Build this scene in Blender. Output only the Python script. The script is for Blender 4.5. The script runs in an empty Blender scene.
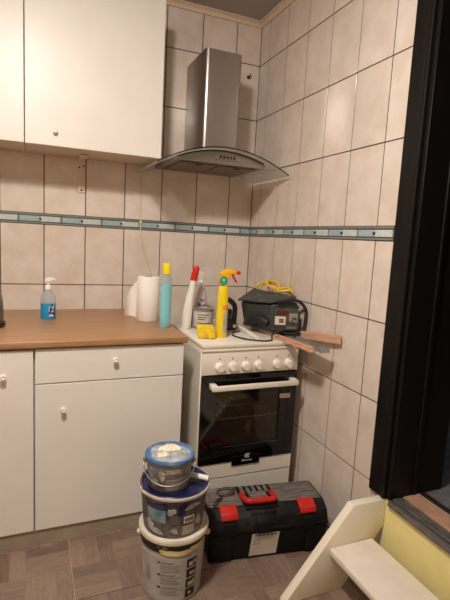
import bpy, bmesh, math, random
from mathutils import Vector, Matrix
random.seed(7)
S = bpy.context.scene
C = S.collection
PI = math.pi
R = math.radians

# ------------------------------------------------------------------ camera
cd = bpy.data.cameras.new('camera')
cam = bpy.data.objects.new('camera', cd); C.objects.link(cam)
cd.sensor_fit = 'VERTICAL'; cd.sensor_height = 36.0
cd.lens = 458.2 / 600 * 36.0
cd.clip_start = 0.02
cr = Vector((0.92294012, -0.38128671, 0.05293376))
cu = Vector((0.00196731, 0.14218065, 0.98983877))
cf = Vector((0.38493852, 0.91345778, -0.13197434))
m3 = Matrix((cr, cu, -cf)).transposed()
cam.matrix_world = Matrix.Translation((-1.1975, -2.5114, 1.2344)) @ m3.to_4x4()
S.camera = cam

# ------------------------------------------------------------------ world, light, exposure
w = bpy.data.worlds.new('world'); S.world = w; w.use_nodes = True
w.node_tree.nodes['Background'].inputs[0].default_value = (0.02, 0.017, 0.014, 1)
w.node_tree.nodes['Background'].inputs[1].default_value = 1.0
S.view_settings.view_transform = 'Standard'
S.view_settings.look = 'None'
S.view_settings.gamma = 1.0
S.view_settings.use_curve_mapping = False
S.view_settings.exposure = -0.28
LAMP = (-1.28, -1.72, 2.33)
ld = bpy.data.lights.new('ceiling_bulb', 'POINT')
ld.energy = 42; ld.color = (1.0, 0.915, 0.825); ld.shadow_soft_size = 0.085
lo = bpy.data.objects.new('ceiling_bulb', ld); lo.location = LAMP; C.objects.link(lo)

ad_ = bpy.data.lights.new('ceiling_lamp_diffuser', 'AREA'); ad_.shape = 'DISK'; ad_.size = 0.24
ad_.energy = 38; ad_.color = (1.0, 0.915, 0.825)
ao = bpy.data.objects.new('ceiling_lamp_diffuser', ad_); ao.location = (LAMP[0], LAMP[1], 2.40); C.objects.link(ao)

# ------------------------------------------------------------------ materials
MATS = {}
def lin(c):
    f = lambda v: v / 12.92 if v <= 0.04045 else ((v + 0.055) / 1.055) ** 2.4
    return (f(c[0] / 255), f(c[1] / 255), f(c[2] / 255), 1)

def mat(name, col, rough=0.5, metal=0.0, var=0.0, vscale=8.0, col2=None, stretch=(1, 1, 1), bump=0.0,
        bscale=60.0, spec=0.5, coat=0.0, trans=0.0, rnd=0.0, alpha=1.0, lo=0.35, hi=0.65, aniso=0.0, ior=1.45, sss=0.0):
    """procedural principled material; col in sRGB 0-255; col2 mixes in through noise"""
    m = bpy.data.materials.new(name); m.use_nodes = True
    nt = m.node_tree; N = nt.nodes; L = nt.links
    b = N['Principled BSDF']
    b.inputs['Roughness'].default_value = rough
    b.inputs['Metallic'].default_value = metal
    b.inputs['Specular IOR Level'].default_value = spec
    b.inputs['Coat Weight'].default_value = coat
    b.inputs['Coat Roughness'].default_value = 0.05
    b.inputs['Transmission Weight'].default_value = trans
    b.inputs['Alpha'].default_value = alpha
    b.inputs['IOR'].default_value = ior
    b.inputs['Anisotropic'].default_value = aniso
    if sss:
        b.inputs['Subsurface Weight'].default_value = sss
        b.inputs['Subsurface Radius'].default_value = (0.01, 0.008, 0.006)
    b.inputs['Base Color'].default_value = lin(col)
    if col2 is not None or bump or rnd:
        tc = N.new('ShaderNodeTexCoord'); oi = N.new('ShaderNodeObjectInfo')
        ad = N.new('ShaderNodeVectorMath'); ad.operation = 'MULTIPLY_ADD'
        cx = N.new('ShaderNodeCombineXYZ')
        for i in range(3): L.new(oi.outputs['Random'], cx.inputs[i])
        L.new(cx.outputs[0], ad.inputs[0]); ad.inputs[1].default_value = (37, 53, 71)
        L.new(tc.outputs['Object'], ad.inputs[2])
        mp = N.new('ShaderNodeMapping'); mp.inputs['Scale'].default_value = stretch
        L.new(ad.outputs[0], mp.inputs['Vector'])
        vec = mp.outputs[0]
        src = None
        if col2 is not None:
            nz = N.new('ShaderNodeTexNoise'); nz.inputs['Scale'].default_value = vscale
            nz.inputs['Detail'].default_value = 6; nz.inputs['Roughness'].default_value = 0.6
            L.new(vec, nz.inputs['Vector'])
            mr = N.new('ShaderNodeMapRange'); mr.inputs['From Min'].default_value = lo; mr.inputs['From Max'].default_value = hi
            L.new(nz.outputs['Fac'], mr.inputs['Value'])
            mx = N.new('ShaderNodeMix'); mx.data_type = 'RGBA'
            L.new(mr.outputs[0], mx.inputs[0])
            mx.inputs[6].default_value = lin(col); mx.inputs[7].default_value = lin(col2)
            src = mx.outputs[2]
        if rnd:
            hs = N.new('ShaderNodeHueSaturation')
            mr2 = N.new('ShaderNodeMapRange'); mr2.inputs['To Min'].default_value = 1 - rnd; mr2.inputs['To Max'].default_value = 1 + rnd
            L.new(oi.outputs['Random'], mr2.inputs['Value']); L.new(mr2.outputs[0], hs.inputs['Value'])
            if src: L.new(src, hs.inputs['Color'])
            else: hs.inputs['Color'].default_value = lin(col)
            src = hs.outputs[0]
        if src: L.new(src, b.inputs['Base Color'])
        if bump:
            n2 = N.new('ShaderNodeTexNoise'); n2.inputs['Scale'].default_value = bscale; n2.inputs['Detail'].default_value = 4
            L.new(vec, n2.inputs['Vector'])
            bp = N.new('ShaderNodeBump'); bp.inputs['Strength'].default_value = bump; bp.inputs['Distance'].default_value = 0.002
            L.new(n2.outputs['Fac'], bp.inputs['Height']); L.new(bp.outputs[0], b.inputs['Normal'])
    MATS[name] = m
    return m

def glass_mat(name, tint, opacity=0.1, rough=0.02, base=(200, 210, 205)):
    """thin glass: tinted see-through plus a glossy surface, with a little body colour"""
    m = bpy.data.materials.new(name); m.use_nodes = True
    nt = m.node_tree; N = nt.nodes; L = nt.links
    out = N['Material Output']; N.remove(N['Principled BSDF'])
    tr = N.new('ShaderNodeBsdfTransparent'); tr.inputs[0].default_value = lin(tint)
    gl = N.new('ShaderNodeBsdfGlossy'); gl.inputs['Roughness'].default_value = rough
    df = N.new('ShaderNodeBsdfDiffuse'); df.inputs[0].default_value = lin(base)
    fr = N.new('ShaderNodeFresnel'); fr.inputs[0].default_value = 1.45
    m1 = N.new('ShaderNodeMixShader'); m1.inputs[0].default_value = opacity
    L.new(tr.outputs[0], m1.inputs[1]); L.new(df.outputs[0], m1.inputs[2])
    m2 = N.new('ShaderNodeMixShader'); L.new(fr.outputs[0], m2.inputs[0])
    L.new(m1.outputs[0], m2.inputs[1]); L.new(gl.outputs[0], m2.inputs[2])
    L.new(m2.outputs[0], out.inputs[0])
    MATS[name] = m
    return m

def milky_glass_mat(name, col, clear=0.55):
    m = bpy.data.materials.new(name); m.use_nodes = True
    nt = m.node_tree; N = nt.nodes; L = nt.links
    out = N['Material Output']; N.remove(N['Principled BSDF'])
    tr = N.new('ShaderNodeBsdfTransparent'); tr.inputs[0].default_value = (0.97, 0.98, 0.97, 1)
    tl = N.new('ShaderNodeBsdfTranslucent'); tl.inputs[0].default_value = lin(col)
    df = N.new('ShaderNodeBsdfDiffuse'); df.inputs[0].default_value = lin(col)
    gl = N.new('ShaderNodeBsdfGlossy'); gl.inputs['Roughness'].default_value = 0.05
    a = N.new('ShaderNodeMixShader'); a.inputs[0].default_value = 0.45; L.new(tl.outputs[0], a.inputs[1]); L.new(df.outputs[0], a.inputs[2])
    b = N.new('ShaderNodeMixShader'); b.inputs[0].default_value = clear; L.new(a.outputs[0], b.inputs[1]); L.new(tr.outputs[0], b.inputs[2])
    c = N.new('ShaderNodeMixShader'); c.inputs[0].default_value = 0.06; L.new(b.outputs[0], c.inputs[1]); L.new(gl.outputs[0], c.inputs[2])
    L.new(c.outputs[0], out.inputs[0]); MATS[name] = m
    return m

def floor_tile_mat():
    """wood-look tile: 2 x 2 basket weave of printed strips, three strips a block"""
    m = bpy.data.materials.new('floor_tile_print'); m.use_nodes = True
    nt = m.node_tree; N = nt.nodes; L = nt.links; b = N['Principled BSDF']
    tc = N.new('ShaderNodeTexCoord'); oi = N.new('ShaderNodeObjectInfo')
    sp = N.new('ShaderNodeSeparateXYZ'); L.new(tc.outputs['Object'], sp.inputs[0])
    def M(op, a, bb=None, c=None):
        n = N.new('ShaderNodeMath'); n.operation = op
        for i, v in enumerate((a, bb, c)):
            if v is None: continue
            if isinstance(v, (int, float)): n.inputs[i].default_value = v
            else: L.new(v, n.inputs[i])
        return n.outputs[0]
    h = 0.15875
    X = M('DIVIDE', sp.outputs[0], h); Y = M('DIVIDE', sp.outputs[1], h)   # 0..2 over the tile
    ix = M('FLOOR', X); iy = M('FLOOR', Y)
    par = M('MODULO', M('ADD', M('ADD', ix, iy), 10.0), 2.0)               # 0: strips along x, 1: along y
    fx = M('FRACT', X); fy = M('FRACT', Y)
    across = M('ADD', M('MULTIPLY', fy, M('SUBTRACT', 1.0, par)), M('MULTIPLY', fx, par))
    along = M('ADD', M('MULTIPLY', fx, M('SUBTRACT', 1.0, par)), M('MULTIPLY', fy, par))
    st = M('FLOOR', M('MULTIPLY', across, 3.0))
    ident = M('ADD', M('ADD', M('MULTIPLY', ix, 3.17), M('MULTIPLY', iy, 7.31)), M('ADD', M('MULTIPLY', st, 1.73), M('MULTIPLY', oi.outputs['Random'], 91.0)))
    wn = N.new('ShaderNodeTexWhiteNoise'); wn.noise_dimensions = '1D'; L.new(ident, wn.inputs['W'])
    cb = N.new('ShaderNodeCombineXYZ')
    L.new(M('MULTIPLY', along, 1.3), cb.inputs[0]); L.new(M('MULTIPLY', across, 9.0), cb.inputs[1]); L.new(M('MULTIPLY', ident, 5.0), cb.inputs[2])
    nz = N.new('ShaderNodeTexNoise'); nz.inputs['Scale'].default_value = 2.2; nz.inputs['Detail'].default_value = 5
    L.new(cb.outputs[0], nz.inputs['Vector'])
    cr_ = N.new('ShaderNodeValToRGB'); e = cr_.color_ramp.elements
    e[0].position = 0.2; e[0].color = lin((98, 79, 68)); e[1].position = 0.85; e[1].color = lin((148, 125, 110))
    v = M('ADD', M('MULTIPLY', wn.outputs['Value'], 0.36), M('MULTIPLY', nz.outputs['Fac'], 0.72))
    L.new(v, cr_.inputs[0])
    # printed joint between strips
    jf = M('FRACT', M('MULTIPLY', across, 3.0))
    jj = M('LESS_THAN', jf, 0.035)
    mx = N.new('ShaderNodeMix'); mx.data_type = 'RGBA'; L.new(M('MULTIPLY', jj, 0.22), mx.inputs[0])
    L.new(cr_.outputs[0], mx.inputs[6]); mx.inputs[7].default_value = lin((84, 64, 54))
    L.new(mx.outputs[2], b.inputs['Base Color'])
    b.inputs['Roughness'].default_value = 0.42
    return m

M_TILE = mat('wall_tile_glaze', (227, 216, 206), 0.13, col2=(212, 196, 182), vscale=9, lo=0.3, hi=0.7, rnd=0.025, bump=0.03, bscale=14)
M_GROUT = mat('dark_grout', (78, 58, 48), 0.9, col2=(58, 42, 36), vscale=40)
M_CEIL = mat('ceiling_paint', (176, 168, 162), 0.9, col2=(168, 160, 154), vscale=3)
M_COVE = mat('cove_cream', (222, 200, 176), 0.6)
M_PLAIN = mat('plain_wall_paint', (222, 206, 186), 0.85, col2=(214, 198, 178), vscale=4)
M_YEL = mat('yellow_paint', (236, 224, 156), 0.75, col2=(226, 214, 148), vscale=7, bump=0.1, bscale=40)
M_WHITE = mat('cabinet_laminate', (232, 227, 220), 0.38, col2=(228, 222, 214), vscale=5)
M_WSIDE = mat('cabinet_carcass', (216, 200, 182), 0.5)
M_KICK = mat('plinth_laminate', (164, 151, 132), 0.55, col2=(148, 134, 116), vscale=9)
M_KNOB = mat('knob_plastic', (244, 238, 226), 0.25, coat=0.3)
M_GAP = mat('painted_gap_shade', (60, 48, 40), 0.9)  # dark colour standing in for the shade inside a gap
M_WOOD = mat('worktop_oak_decor', (176, 136, 98), 0.36, col2=(154, 112, 76), vscale=7, stretch=(1.2, 14, 14), lo=0.3, hi=0.7)
M_STEEL = mat('brushed_steel', (166, 158, 152), 0.32, metal=1.0, col2=(162, 154, 148), vscale=10, stretch=(30, 30, 1), bump=0.008, bscale=80, aniso=0.5)
M_STEEL2 = mat('satin_steel', (170, 162, 152), 0.38, metal=1.0)
M_BLACK = mat('black_plastic', (22, 21, 21), 0.4, col2=(34, 32, 30), vscale=30)
M_BLACKGL = mat('black_oven_glass', (8, 8, 9), 0.06, spec=0.6)
M_WENG = mat('dark_wenge_veneer', (22, 17, 15), 0.5, spec=0.3, col2=(15, 12, 11), vscale=12, stretch=(8, 8, 0.6))
M_ENAMEL = mat('white_enamel', (236, 230, 218), 0.22, col2=(230, 222, 208), vscale=6, coat=0.3)
M_FLOORT = floor_tile_mat()
M_FGROUT = mat('floor_grout', (176, 158, 140), 0.9)
M_TEAL = mat('border_glass_teal', (166, 186, 188), 0.15, col2=(150, 172, 174), vscale=60, coat=0.5)
M_TEAL2 = mat('border_glass_pale', (202, 210, 208), 0.15, col2=(188, 198, 198), vscale=60, coat=0.5)
M_BFRAME = mat('border_frame_pewter', (134, 140, 138), 0.35, metal=0.2)
M_BLINE = mat('border_dark_line', (84, 86, 84), 0.4, metal=0.2)
M_STUD = mat('stud_metal', (70, 72, 74), 0.2, metal=1.0)

# ------------------------------------------------------------------ mesh helpers
def nbm(): return bmesh.new()

def bx(bm, x0, x1, y0, y1, z0, z1, bev=0.0, seg=1):
    t = bmesh.new()
    bmesh.ops.create_cube(t, size=1)
    for v in t.verts:
        v.co = Vector((x0 + (v.co.x + .5) * (x1 - x0), y0 + (v.co.y + .5) * (y1 - y0), z0 + (v.co.z + .5) * (z1 - z0)))
    if bev:
        bmesh.ops.bevel(t, geom=t.edges[:], offset=bev, segments=seg, affect='EDGES', profile=0.5)
    merge(bm, t)
    return bm

def merge(bm, t, mtx=None):
    if mtx is not None: bmesh.ops.transform(t, matrix=mtx, verts=t.verts)
    me = bpy.data.meshes.new('tmp'); t.to_mesh(me); t.free(); bm.from_mesh(me); bpy.data.meshes.remove(me)

def lathe(bm, prof, seg=32, cx=0, cy=0, caps=True, sx=1, sy=1):
    rings = []
    for r, z in prof:
        rings.append([bm.verts.new((cx + sx * r * math.cos(2 * PI * i / seg), cy + sy * r * math.sin(2 * PI * i / seg), z)) for i in range(seg)])
    for a, b in zip(rings, rings[1:]):
        for i in range(seg):
            bm.faces.new((a[i], a[(i + 1) % seg], b[(i + 1) % seg], b[i]))
    if caps:
        bm.faces.new(rings[0][::-1]); bm.faces.new(rings[-1])
    return bm

def tube(bm, pts, r, seg=8, closed=False, rs=None):
    pts = [Vector(p) for p in pts]; n = len(pts); rings = []
    up = None
    for i, p in enumerate(pts):
        a = pts[i - 1] if (i > 0 or closed) else p
        b = pts[(i + 1) % n] if (i < n - 1 or closed) else p
        d = (b - a).normalized()
        if up is None: up = Vector((0, 0, 1)) if abs(d.z) < 0.9 else Vector((1, 0, 0))
        s = d.cross(up)
        if s.length < 1e-4: s = d.orthogonal()
        s.normalize(); u = s.cross(d).normalized(); up = u
        rr = rs[i] if rs else r
        rings.append([bm.verts.new(p + (s * math.cos(2 * PI * k / seg) + u * math.sin(2 * PI * k / seg)) * rr) for k in range(seg)])
    pairs = list(zip(rings, rings[1:]))
    if closed: pairs.append((rings[-1], rings[0]))
    for a, b in pairs:
        for k in range(seg):
            bm.faces.new((a[k], a[(k + 1) % seg], b[(k + 1) % seg], b[k]))
    if not closed:
        bm.faces.new(rings[0][::-1]); bm.faces.new(rings[-1])
    return bm

def spline(pts, n=8):
    pts = [Vector(p) for p in pts]; out = []
    for i in range(len(pts) - 1):
        p0 = pts[max(i - 1, 0)]; p1 = pts[i]; p2 = pts[i + 1]; p3 = pts[min(i + 2, len(pts) - 1)]
        for k in range(n):
            t = k / n
            out.append(0.5 * ((2 * p1) + (p2 - p0) * t + (2 * p0 - 5 * p1 + 4 * p2 - p3) * t * t + (3 * p1 - p0 - 3 * p2 + p3) * t ** 3))
    out.append(pts[-1]); return out

def prism(bm, poly, ax, a, b, bev=0.0):
    """poly: 2D points; ax: the extrusion axis; remaining axes in x,y,z order"""
    t = bmesh.new()
    def mk(p, v):
        if ax == 'x': return (v, p[0], p[1])
        if ax == 'y': return (p[0], v, p[1])
        return (p[0], p[1], v)
    A = [t.verts.new(mk(p, a)) for p in poly]; B = [t.verts.new(mk(p, b)) for p in poly]
    t.faces.new(A); t.faces.new(B[::-1]); n = len(poly)
    for i in range(n): t.faces.new((A[i], B[i], B[(i + 1) % n], A[(i + 1) % n]))
    bmesh.ops.recalc_face_normals(t, faces=t.faces)
    if bev: bmesh.ops.bevel(t, geom=t.edges[:], offset=bev, segments=2, affect='EDGES', profile=0.5)
    merge(bm, t); return bm

def hexa(bm, P, bev=0.0):
    """8 points: bottom 4 then top 4, same order"""
    t = bmesh.new(); V = [t.verts.new(p) for p in P]
    for f in ((3, 2, 1, 0), (4, 5, 6, 7), (0, 1, 5, 4), (1, 2, 6, 5), (2, 3, 7, 6), (3, 0, 4, 7)): t.faces.new([V[i] for i in f])
    bmesh.ops.recalc_face_normals(t, faces=t.faces)
    if bev: bmesh.ops.bevel(t, geom=t.edges[:], offset=bev, segments=2, affect='EDGES', profile=0.5)
    merge(bm, t); return bm

def curved_patch(bm, rfun, th0, th1, z0, z1, off=0.0008, th=0.0006, n=8, nz=2):
    """a thin label wrapped round a bucket: angles in radians, rfun(z) its radius"""
    g = []
    for lay in (off, off - th - 0.0012):
        g.append([[bm.verts.new(((rfun(z0 + (z1 - z0) * j / nz) + lay) * math.cos(th0 + (th1 - th0) * i / n),
                                 (rfun(z0 + (z1 - z0) * j / nz) + lay) * math.sin(th0 + (th1 - th0) * i / n), z0 + (z1 - z0) * j / nz))
                   for j in range(nz + 1)] for i in range(n + 1)])
    o = g[0]; q = g[1]
    for i in range(n):
        for j in range(nz):
            bm.faces.new((o[i][j], o[i + 1][j], o[i + 1][j + 1], o[i][j + 1]))
    for i in range(n):
        bm.faces.new((q[i][0], q[i + 1][0], o[i + 1][0], o[i][0])); bm.faces.new((o[i][nz], o[i + 1][nz], q[i + 1][nz], q[i][nz]))
    for j in range(nz):
        bm.faces.new((o[0][j], o[0][j + 1], q[0][j + 1], q[0][j])); bm.faces.new((q[n][j], q[n][j + 1], o[n][j + 1], o[n][j]))
    return bm

def mesh_of(bm, name, m, smooth=None):
    bmesh.ops.recalc_face_normals(bm, faces=bm.faces)
    me = bpy.data.meshes.new(name); bm.to_mesh(me); bm.free()
    if m is not None: me.materials.append(m)
    if smooth:
        for p in me.polygons: p.use_smooth = True
        me.set_sharp_from_angle(angle=R(smooth))
    return me

def obj(name, bm, m, parent=None, smooth=None, loc=None, rot=None):
    me = bm if isinstance(bm, bpy.types.Mesh) else mesh_of(bm, name, m, smooth)
    o = bpy.data.objects.new(name, me); C.objects.link(o)
    if parent is not None: o.parent = parent
    if loc is not None: o.location = loc
    if rot is not None: o.rotation_euler = rot
    return o

def tag(o, label, cat, group=None):
    o['label'] = label; o['category'] = cat
    if group: o['group'] = group
    return o

def thing(name, label, cat, loc=(0, 0, 0), rotz=0.0, group=None):
    o = bpy.data.objects.new(name, None); C.objects.link(o)
    o.location = loc; o.rotation_euler = (0, 0, rotz); o.empty_display_size = 0.05
    return tag(o, label, cat, group)

def struct(name, bm, m, label, cat, smooth=None):
    o = obj(name, bm, m, None, smooth); o['kind'] = 'structure'
    return tag(o, label, cat)

def text_mesh(txt, size, m, extrude=0.0004):
    cu_ = bpy.data.curves.new('lettering', 'FONT'); cu_.body = txt; cu_.size = size; cu_.extrude = extrude
    cu_.align_x = 'CENTER'; cu_.align_y = 'CENTER'
    o = bpy.data.objects.new('lettering_tmp', cu_); C.objects.link(o)
    bpy.context.view_layer.update()
    me = bpy.data.meshes.new_from_object(o.evaluated_get(bpy.context.evaluated_depsgraph_get()))
    bpy.data.objects.remove(o); bpy.data.curves.remove(cu_)
    me.materials.clear(); me.materials.append(m)
    return me

# ------------------------------------------------------------------ the room
CEIL = 2.452
XL, YF = -2.7, -3.5          # left wall, wall behind the camera
floor = struct('floor', bx(nbm(), XL, 0.0, YF, 0.10, -0.08, -0.004), M_FGROUT, 'floor of square wood-look tiles with pale grout', 'floor')
struct('ceiling', bx(nbm(), XL, 0.0, YF, 0.1, CEIL, CEIL + 0.06), M_CEIL, 'dull grey-beige painted kitchen ceiling', 'ceiling')
wall_back = struct('wall_back', bx(nbm(), XL, 0.29, 0.0016, 0.1, -0.08, CEIL), M_GROUT, 'back wall of beige tiles with dark grout and teal border', 'wall')
wall_right = struct('wall_right', bx(nbm(), 0.0016, 0.245, -1.30, 0.0016, -0.08, CEIL), M_GROUT, 'right wall of beige glazed tiles beside the dark doorway', 'wall')
bm = nbm(); bx(bm, 0.0, 0.245, -2.35, -1.30, 2.34, CEIL)
bx(bm, 0.0, 0.245, YF, -2.35, -0.08, CEIL)
struct('wall_right_plain', bm, M_PLAIN, 'plain painted wall around the doorway opening', 'wall')
struct('wall_right_lower', bx(nbm(), 0.0, 0.245, -2.35, -1.30, -0.08, 0.316), M_YEL, 'pale yellow painted riser wall under the doorway sill', 'wall')
struct('wall_right_stub', bx(nbm(), -0.0005, 0.003, -1.30, -1.223, 0.0, 0.318), M_PLAIN, 'narrow plastered strip under the door casing foot', 'wall')
struct('wall_left', bx(nbm(), XL - 0.1, XL, YF, 0.1, -0.08, CEIL), M_PLAIN, 'plain cream wall opposite the doorway', 'wall')
struct('wall_front', bx(nbm(), XL, 0.29, YF - 0.1, YF, -0.08, CEIL), M_PLAIN, 'plain cream wall behind the viewer', 'wall')

# cove moulding where walls meet the ceiling
def cove_prof(s):   # quarter-hollow, (out from wall, z)
    P = [(0, CEIL), (0, CEIL - s)]
    for k in range(7):
        a = k / 6 * PI / 2
        P.append((0.006 + (s - 0.006) * (1 - math.cos(a)), CEIL - s + (s - 0.006) * math.sin(a)))
    P.append((s, CEIL)); return P
bm = prism(nbm(), [(-a, z) for a, z in cove_prof(0.028)], 'x', XL, 0.0)
struct('trim_1', bm, M_COVE, 'cream cove moulding along the top of the back wall', 'moulding', 30)
bm = prism(nbm(), [(-a, z) for a, z in cove_prof(0.028)], 'y', -2.35, 0.0)
struct('trim_2', bm, M_COVE, 'cream cove moulding along the top of the right wall', 'moulding', 30)

# wall tiles
ROWS = [(-0.0, 0.038), (0.038, 0.340), (0.340, 0.6505), (0.6505, 0.955), (0.955, 1.2592), (1.3117, 1.6191), (1.6191, 1.9215), (1.9215, 2.2217), (2.2217, 2.426)]
G = 0.0023
tile_cache = {}
def tile_mesh(wd, ht, wall):
    k = (round(wd, 3), round(ht, 3), wall)
    if k not in tile_cache:
        bm = nbm()
        if wall == 'b': bx(bm, -wd / 2, wd / 2, 0, 0.008, -ht / 2, ht / 2, 0.0007)
        else: bx(bm, 0, 0.008, -wd / 2, wd / 2, -ht / 2, ht / 2, 0.0007)
        tile_cache[k] = mesh_of(bm, 'wall_tile', M_TILE)
    return tile_cache[k]
xs = [0.0] + [-(0.1494 + 0.2 * k) for k in range(12)]
for z0, z1 in ROWS:
    for a, b in zip(xs, xs[1:]):
        o = obj('wall_tile', tile_mesh(a - b - 2 * G, z1 - z0 - 2 * G, 'b'), None, wall_back, loc=((a + b) / 2, random.uniform(-0.0004, 0.0004), (z0 + z1) / 2))
ys = [0.0] + [-(0.1082 + 0.2 * k) for k in range(6)] + [-1.222]
for z0, z1 in ROWS:
    for a, b in zip(ys, ys[1:]):
        o = obj('wall_tile', tile_mesh(a - b - 2 * G, z1 - z0 - 2 * G, 'r'), None, wall_right, loc=(random.uniform(-0.0004, 0.0004), (a + b) / 2, (z0 + z1) / 2))
# tall blank strip above the casing on the right wall
# border tiles: pewter frame, two glass inlays, stud
zb0, zb1 = 1.2592, 1.3117
def border(wall, c0, c1, parent):
    ln = c1 - c0 - 0.0015; h = zb1 - zb0 - 0.001; e = 0.005
    def put(bm, u0, u1, d0, d1, v0, v1, bev=0):
        if wall == 'b': bx(bm, u0, u1, -d1, -d0, v0, v1, bev)
        else: bx(bm, -d1, -d0, u0, u1, v0, v1, bev)
        return bm
    f = nbm(); put(f, -ln / 2, ln / 2, -0.006, 0.002, -h / 2, h / 2)
    loc = ((c0 + c1) / 2, 0, (zb0 + zb1) / 2) if wall == 'b' else (0, (c0 + c1) / 2, (zb0 + zb1) / 2)
    t = obj('border_tile', f, M_BFRAME, parent, loc=loc)
    for s in (-1, 1):
        obj('border_rail', put(nbm(), -ln / 2, ln / 2, 0.0, 0.0055, s * (h / 2 - 0.004) - 0.004, s * (h / 2 - 0.004) + 0.004, 0.0015), M_BFRAME, t)
        obj('border_line', put(nbm(), -ln / 2, ln / 2, 0.0, 0.0035, s * (h / 2 - 0.0105) - 0.002, s * (h / 2 - 0.0105) + 0.002), M_BLINE, t)
    hi = h / 2 - 0.0125
    if ln > 0.1:
        A, Bc = (M_TEAL, M_TEAL2)
        sgn = 1 if wall == 'b' else -1
        for q, mm in ((-1, A), (1, Bc)):
            a, b = (-ln / 2 + e, -0.001) if q * sgn < 0 else (0.001, ln / 2 - e)
            obj('glass_inlay', put(nbm(), a, b, 0.0, 0.0042, -hi, hi, 0.0012), mm, t)
        st = nbm(); lathe(st, [(0.0055, 0), (0.0055, 0.004), (0.0045, 0.0065), (0.0022, 0.008)], 10)
        bmesh.ops.rotate(st, verts=st.verts, matrix=Matrix.Rotation(R(90), 3, 'X') if wall == 'b' else Matrix.Rotation(R(-90), 3, 'Y'))
        obj('stud', st, M_STUD, t, 40, loc=(0, -0.004, 0) if wall == 'b' else (-0.004, 0, 0))
    else:
        obj('glass_inlay', put(nbm(), -ln / 2 + e, ln / 2 - e, 0.0, 0.0042, -hi, hi, 0.0012), M_TEAL, t)
    return t
border('b', -0.067, 0.0, wall_back)
for k in range(11): border('b', -0.267 - 0.2 * k, -0.067 - 0.2 * k, wall_back)
border('r', -0.203, -0.006, wall_right)
for k in range(5): border('r', -0.403 - 0.2 * k, -0.203 - 0.2 * k, wall_right)

# floor tiles
FT = 0.3175
fbm = nbm(); bx(fbm, 0.0015, FT - 0.0015, 0.0015, FT - 0.0015, -0.006, 0.0, 0.001)
ftm = mesh_of(fbm, 'floor_tile', M_FLOORT)
cut_cache = {}
ix0 = -1.0705 - 5 * FT; iy0 = -1.05 - 7 * FT
for i in range(9):
    for j in range(11):
        x = ix0 + i * FT; y = iy0 + j * FT
        x1, y1 = min(x + FT, -0.001), min(y + FT, -0.001)
        if x1 - x < 0.02 or y1 - y < 0.02: continue
        if x1 - x > FT - 0.001 and y1 - y > FT - 0.001: me = ftm
        else:
            k = (round(x1 - x, 3), round(y1 - y, 3))
            if k not in cut_cache:
                cut_cache[k] = mesh_of(bx(nbm(), 0.0015, x1 - x - 0.0015, 0.0015, y1 - y - 0.0015, -0.006, 0.0, 0.001), 'floor_tile', M_FLOORT)
            me = cut_cache[k]
        obj('floor_tile', me, None, floor, loc=(x, y, 0.0))

# doorway: casing, jamb lining, sill, dark room beyond
DZ0, DZ1 = 0.320, 2.34
bm = nbm(); bx(bm, -0.014, -0.001, -1.287, -1.2165, DZ0, DZ1 + 0.07, 0.003, 2)
bx(bm, -0.019, -0.001, -1.302, -1.284, DZ0, DZ1 + 0.005, 0.004, 2)
struct('trim_3', bm, M_WENG, 'very dark brown wooden door casing beside the tiles', 'door frame', 40)
bm = nbm(); bx(bm, -0.003, 0.252, -1.318, -1.300, DZ0, DZ1, 0.002)
bx(bm, 0.10, 0.118, -1.326, -1.318, DZ0, DZ1, 0.003)
bx(bm, -0.003, 0.252, -2.35, -2.332, DZ0, DZ1, 0.002); bx(bm, -0.003, 0.252, -2.332, -1.318, DZ1 - 0.018, DZ1, 0.002)
struct('door_1', bm, M_WENG, 'dark brown jamb lining of the open doorway', 'door frame', 40)
bm = nbm(); bx(bm, -0.014, -0.001, -2.43, -2.35, DZ0, DZ1 + 0.07, 0.003); bx(bm, -0.014, -0.001, -2.35, -1.2875, DZ1, DZ1 + 0.07, 0.003)
struct('trim_4', bm, M_WENG, 'dark brown casing over the top of the doorway', 'door frame')

M_NOSE = mat('grey_nosing', (72, 68, 66), 0.45, col2=(112, 106, 102), vscale=25, stretch=(6, 1, 6), bump=0.1)
M_SILLW = mat('raw_wood_sill', (188, 148, 122), 0.7, col2=(164, 122, 98), vscale=12, stretch=(6, 1.2, 6))
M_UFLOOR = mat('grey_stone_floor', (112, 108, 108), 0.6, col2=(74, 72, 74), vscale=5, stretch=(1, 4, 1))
M_DARKWALL = mat('dark_room_paint', (50, 42, 38), 0.9)  # dark brown paint on the walls of the room beyond
sill = thing('door_sill', 'worn layered doorway sill of grey nosing and raw wood strip', 'sill', (0.0, -1.825, 0.316)); sill['kind'] = 'structure'
for k, (x0, x1, h) in enumerate(((-0.012, 0.006, 0.008), (0.011, 0.024, 0.012), (0.029, 0.040, 0.012), (0.045, 0.054, 0.010))):
    obj('nosing_strip', bx(nbm(), x0, x1, -0.505, 0.505, 0.0, h, 0.003, 2), M_NOSE, sill, 40)
obj('nosing_lip', bx(nbm(), -0.014, -0.001, -0.505, 0.505, -0.012, 0.004, 0.002), M_NOSE, sill)
obj('nosing_bed', bx(nbm(), -0.010, 0.056, -0.505, 0.505, 0.0, 0.004), M_BLACK, sill)
obj('wood_strip', bx(nbm(), 0.059, 0.135, -0.505, 0.505, 0.0, 0.012, 0.002), M_SILLW, sill)
obj('black_strip', bx(nbm(), 0.137, 0.160, -0.505, 0.505, 0.0, 0.015, 0.003), M_BLACK, sill)
struct('floor_upper', bx(nbm(), 0.161, 2.6, -3.2, 0.6, 0.20, 0.324), M_UFLOOR, 'worn blue-grey floor of the dark room through the doorway', 'floor')
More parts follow.
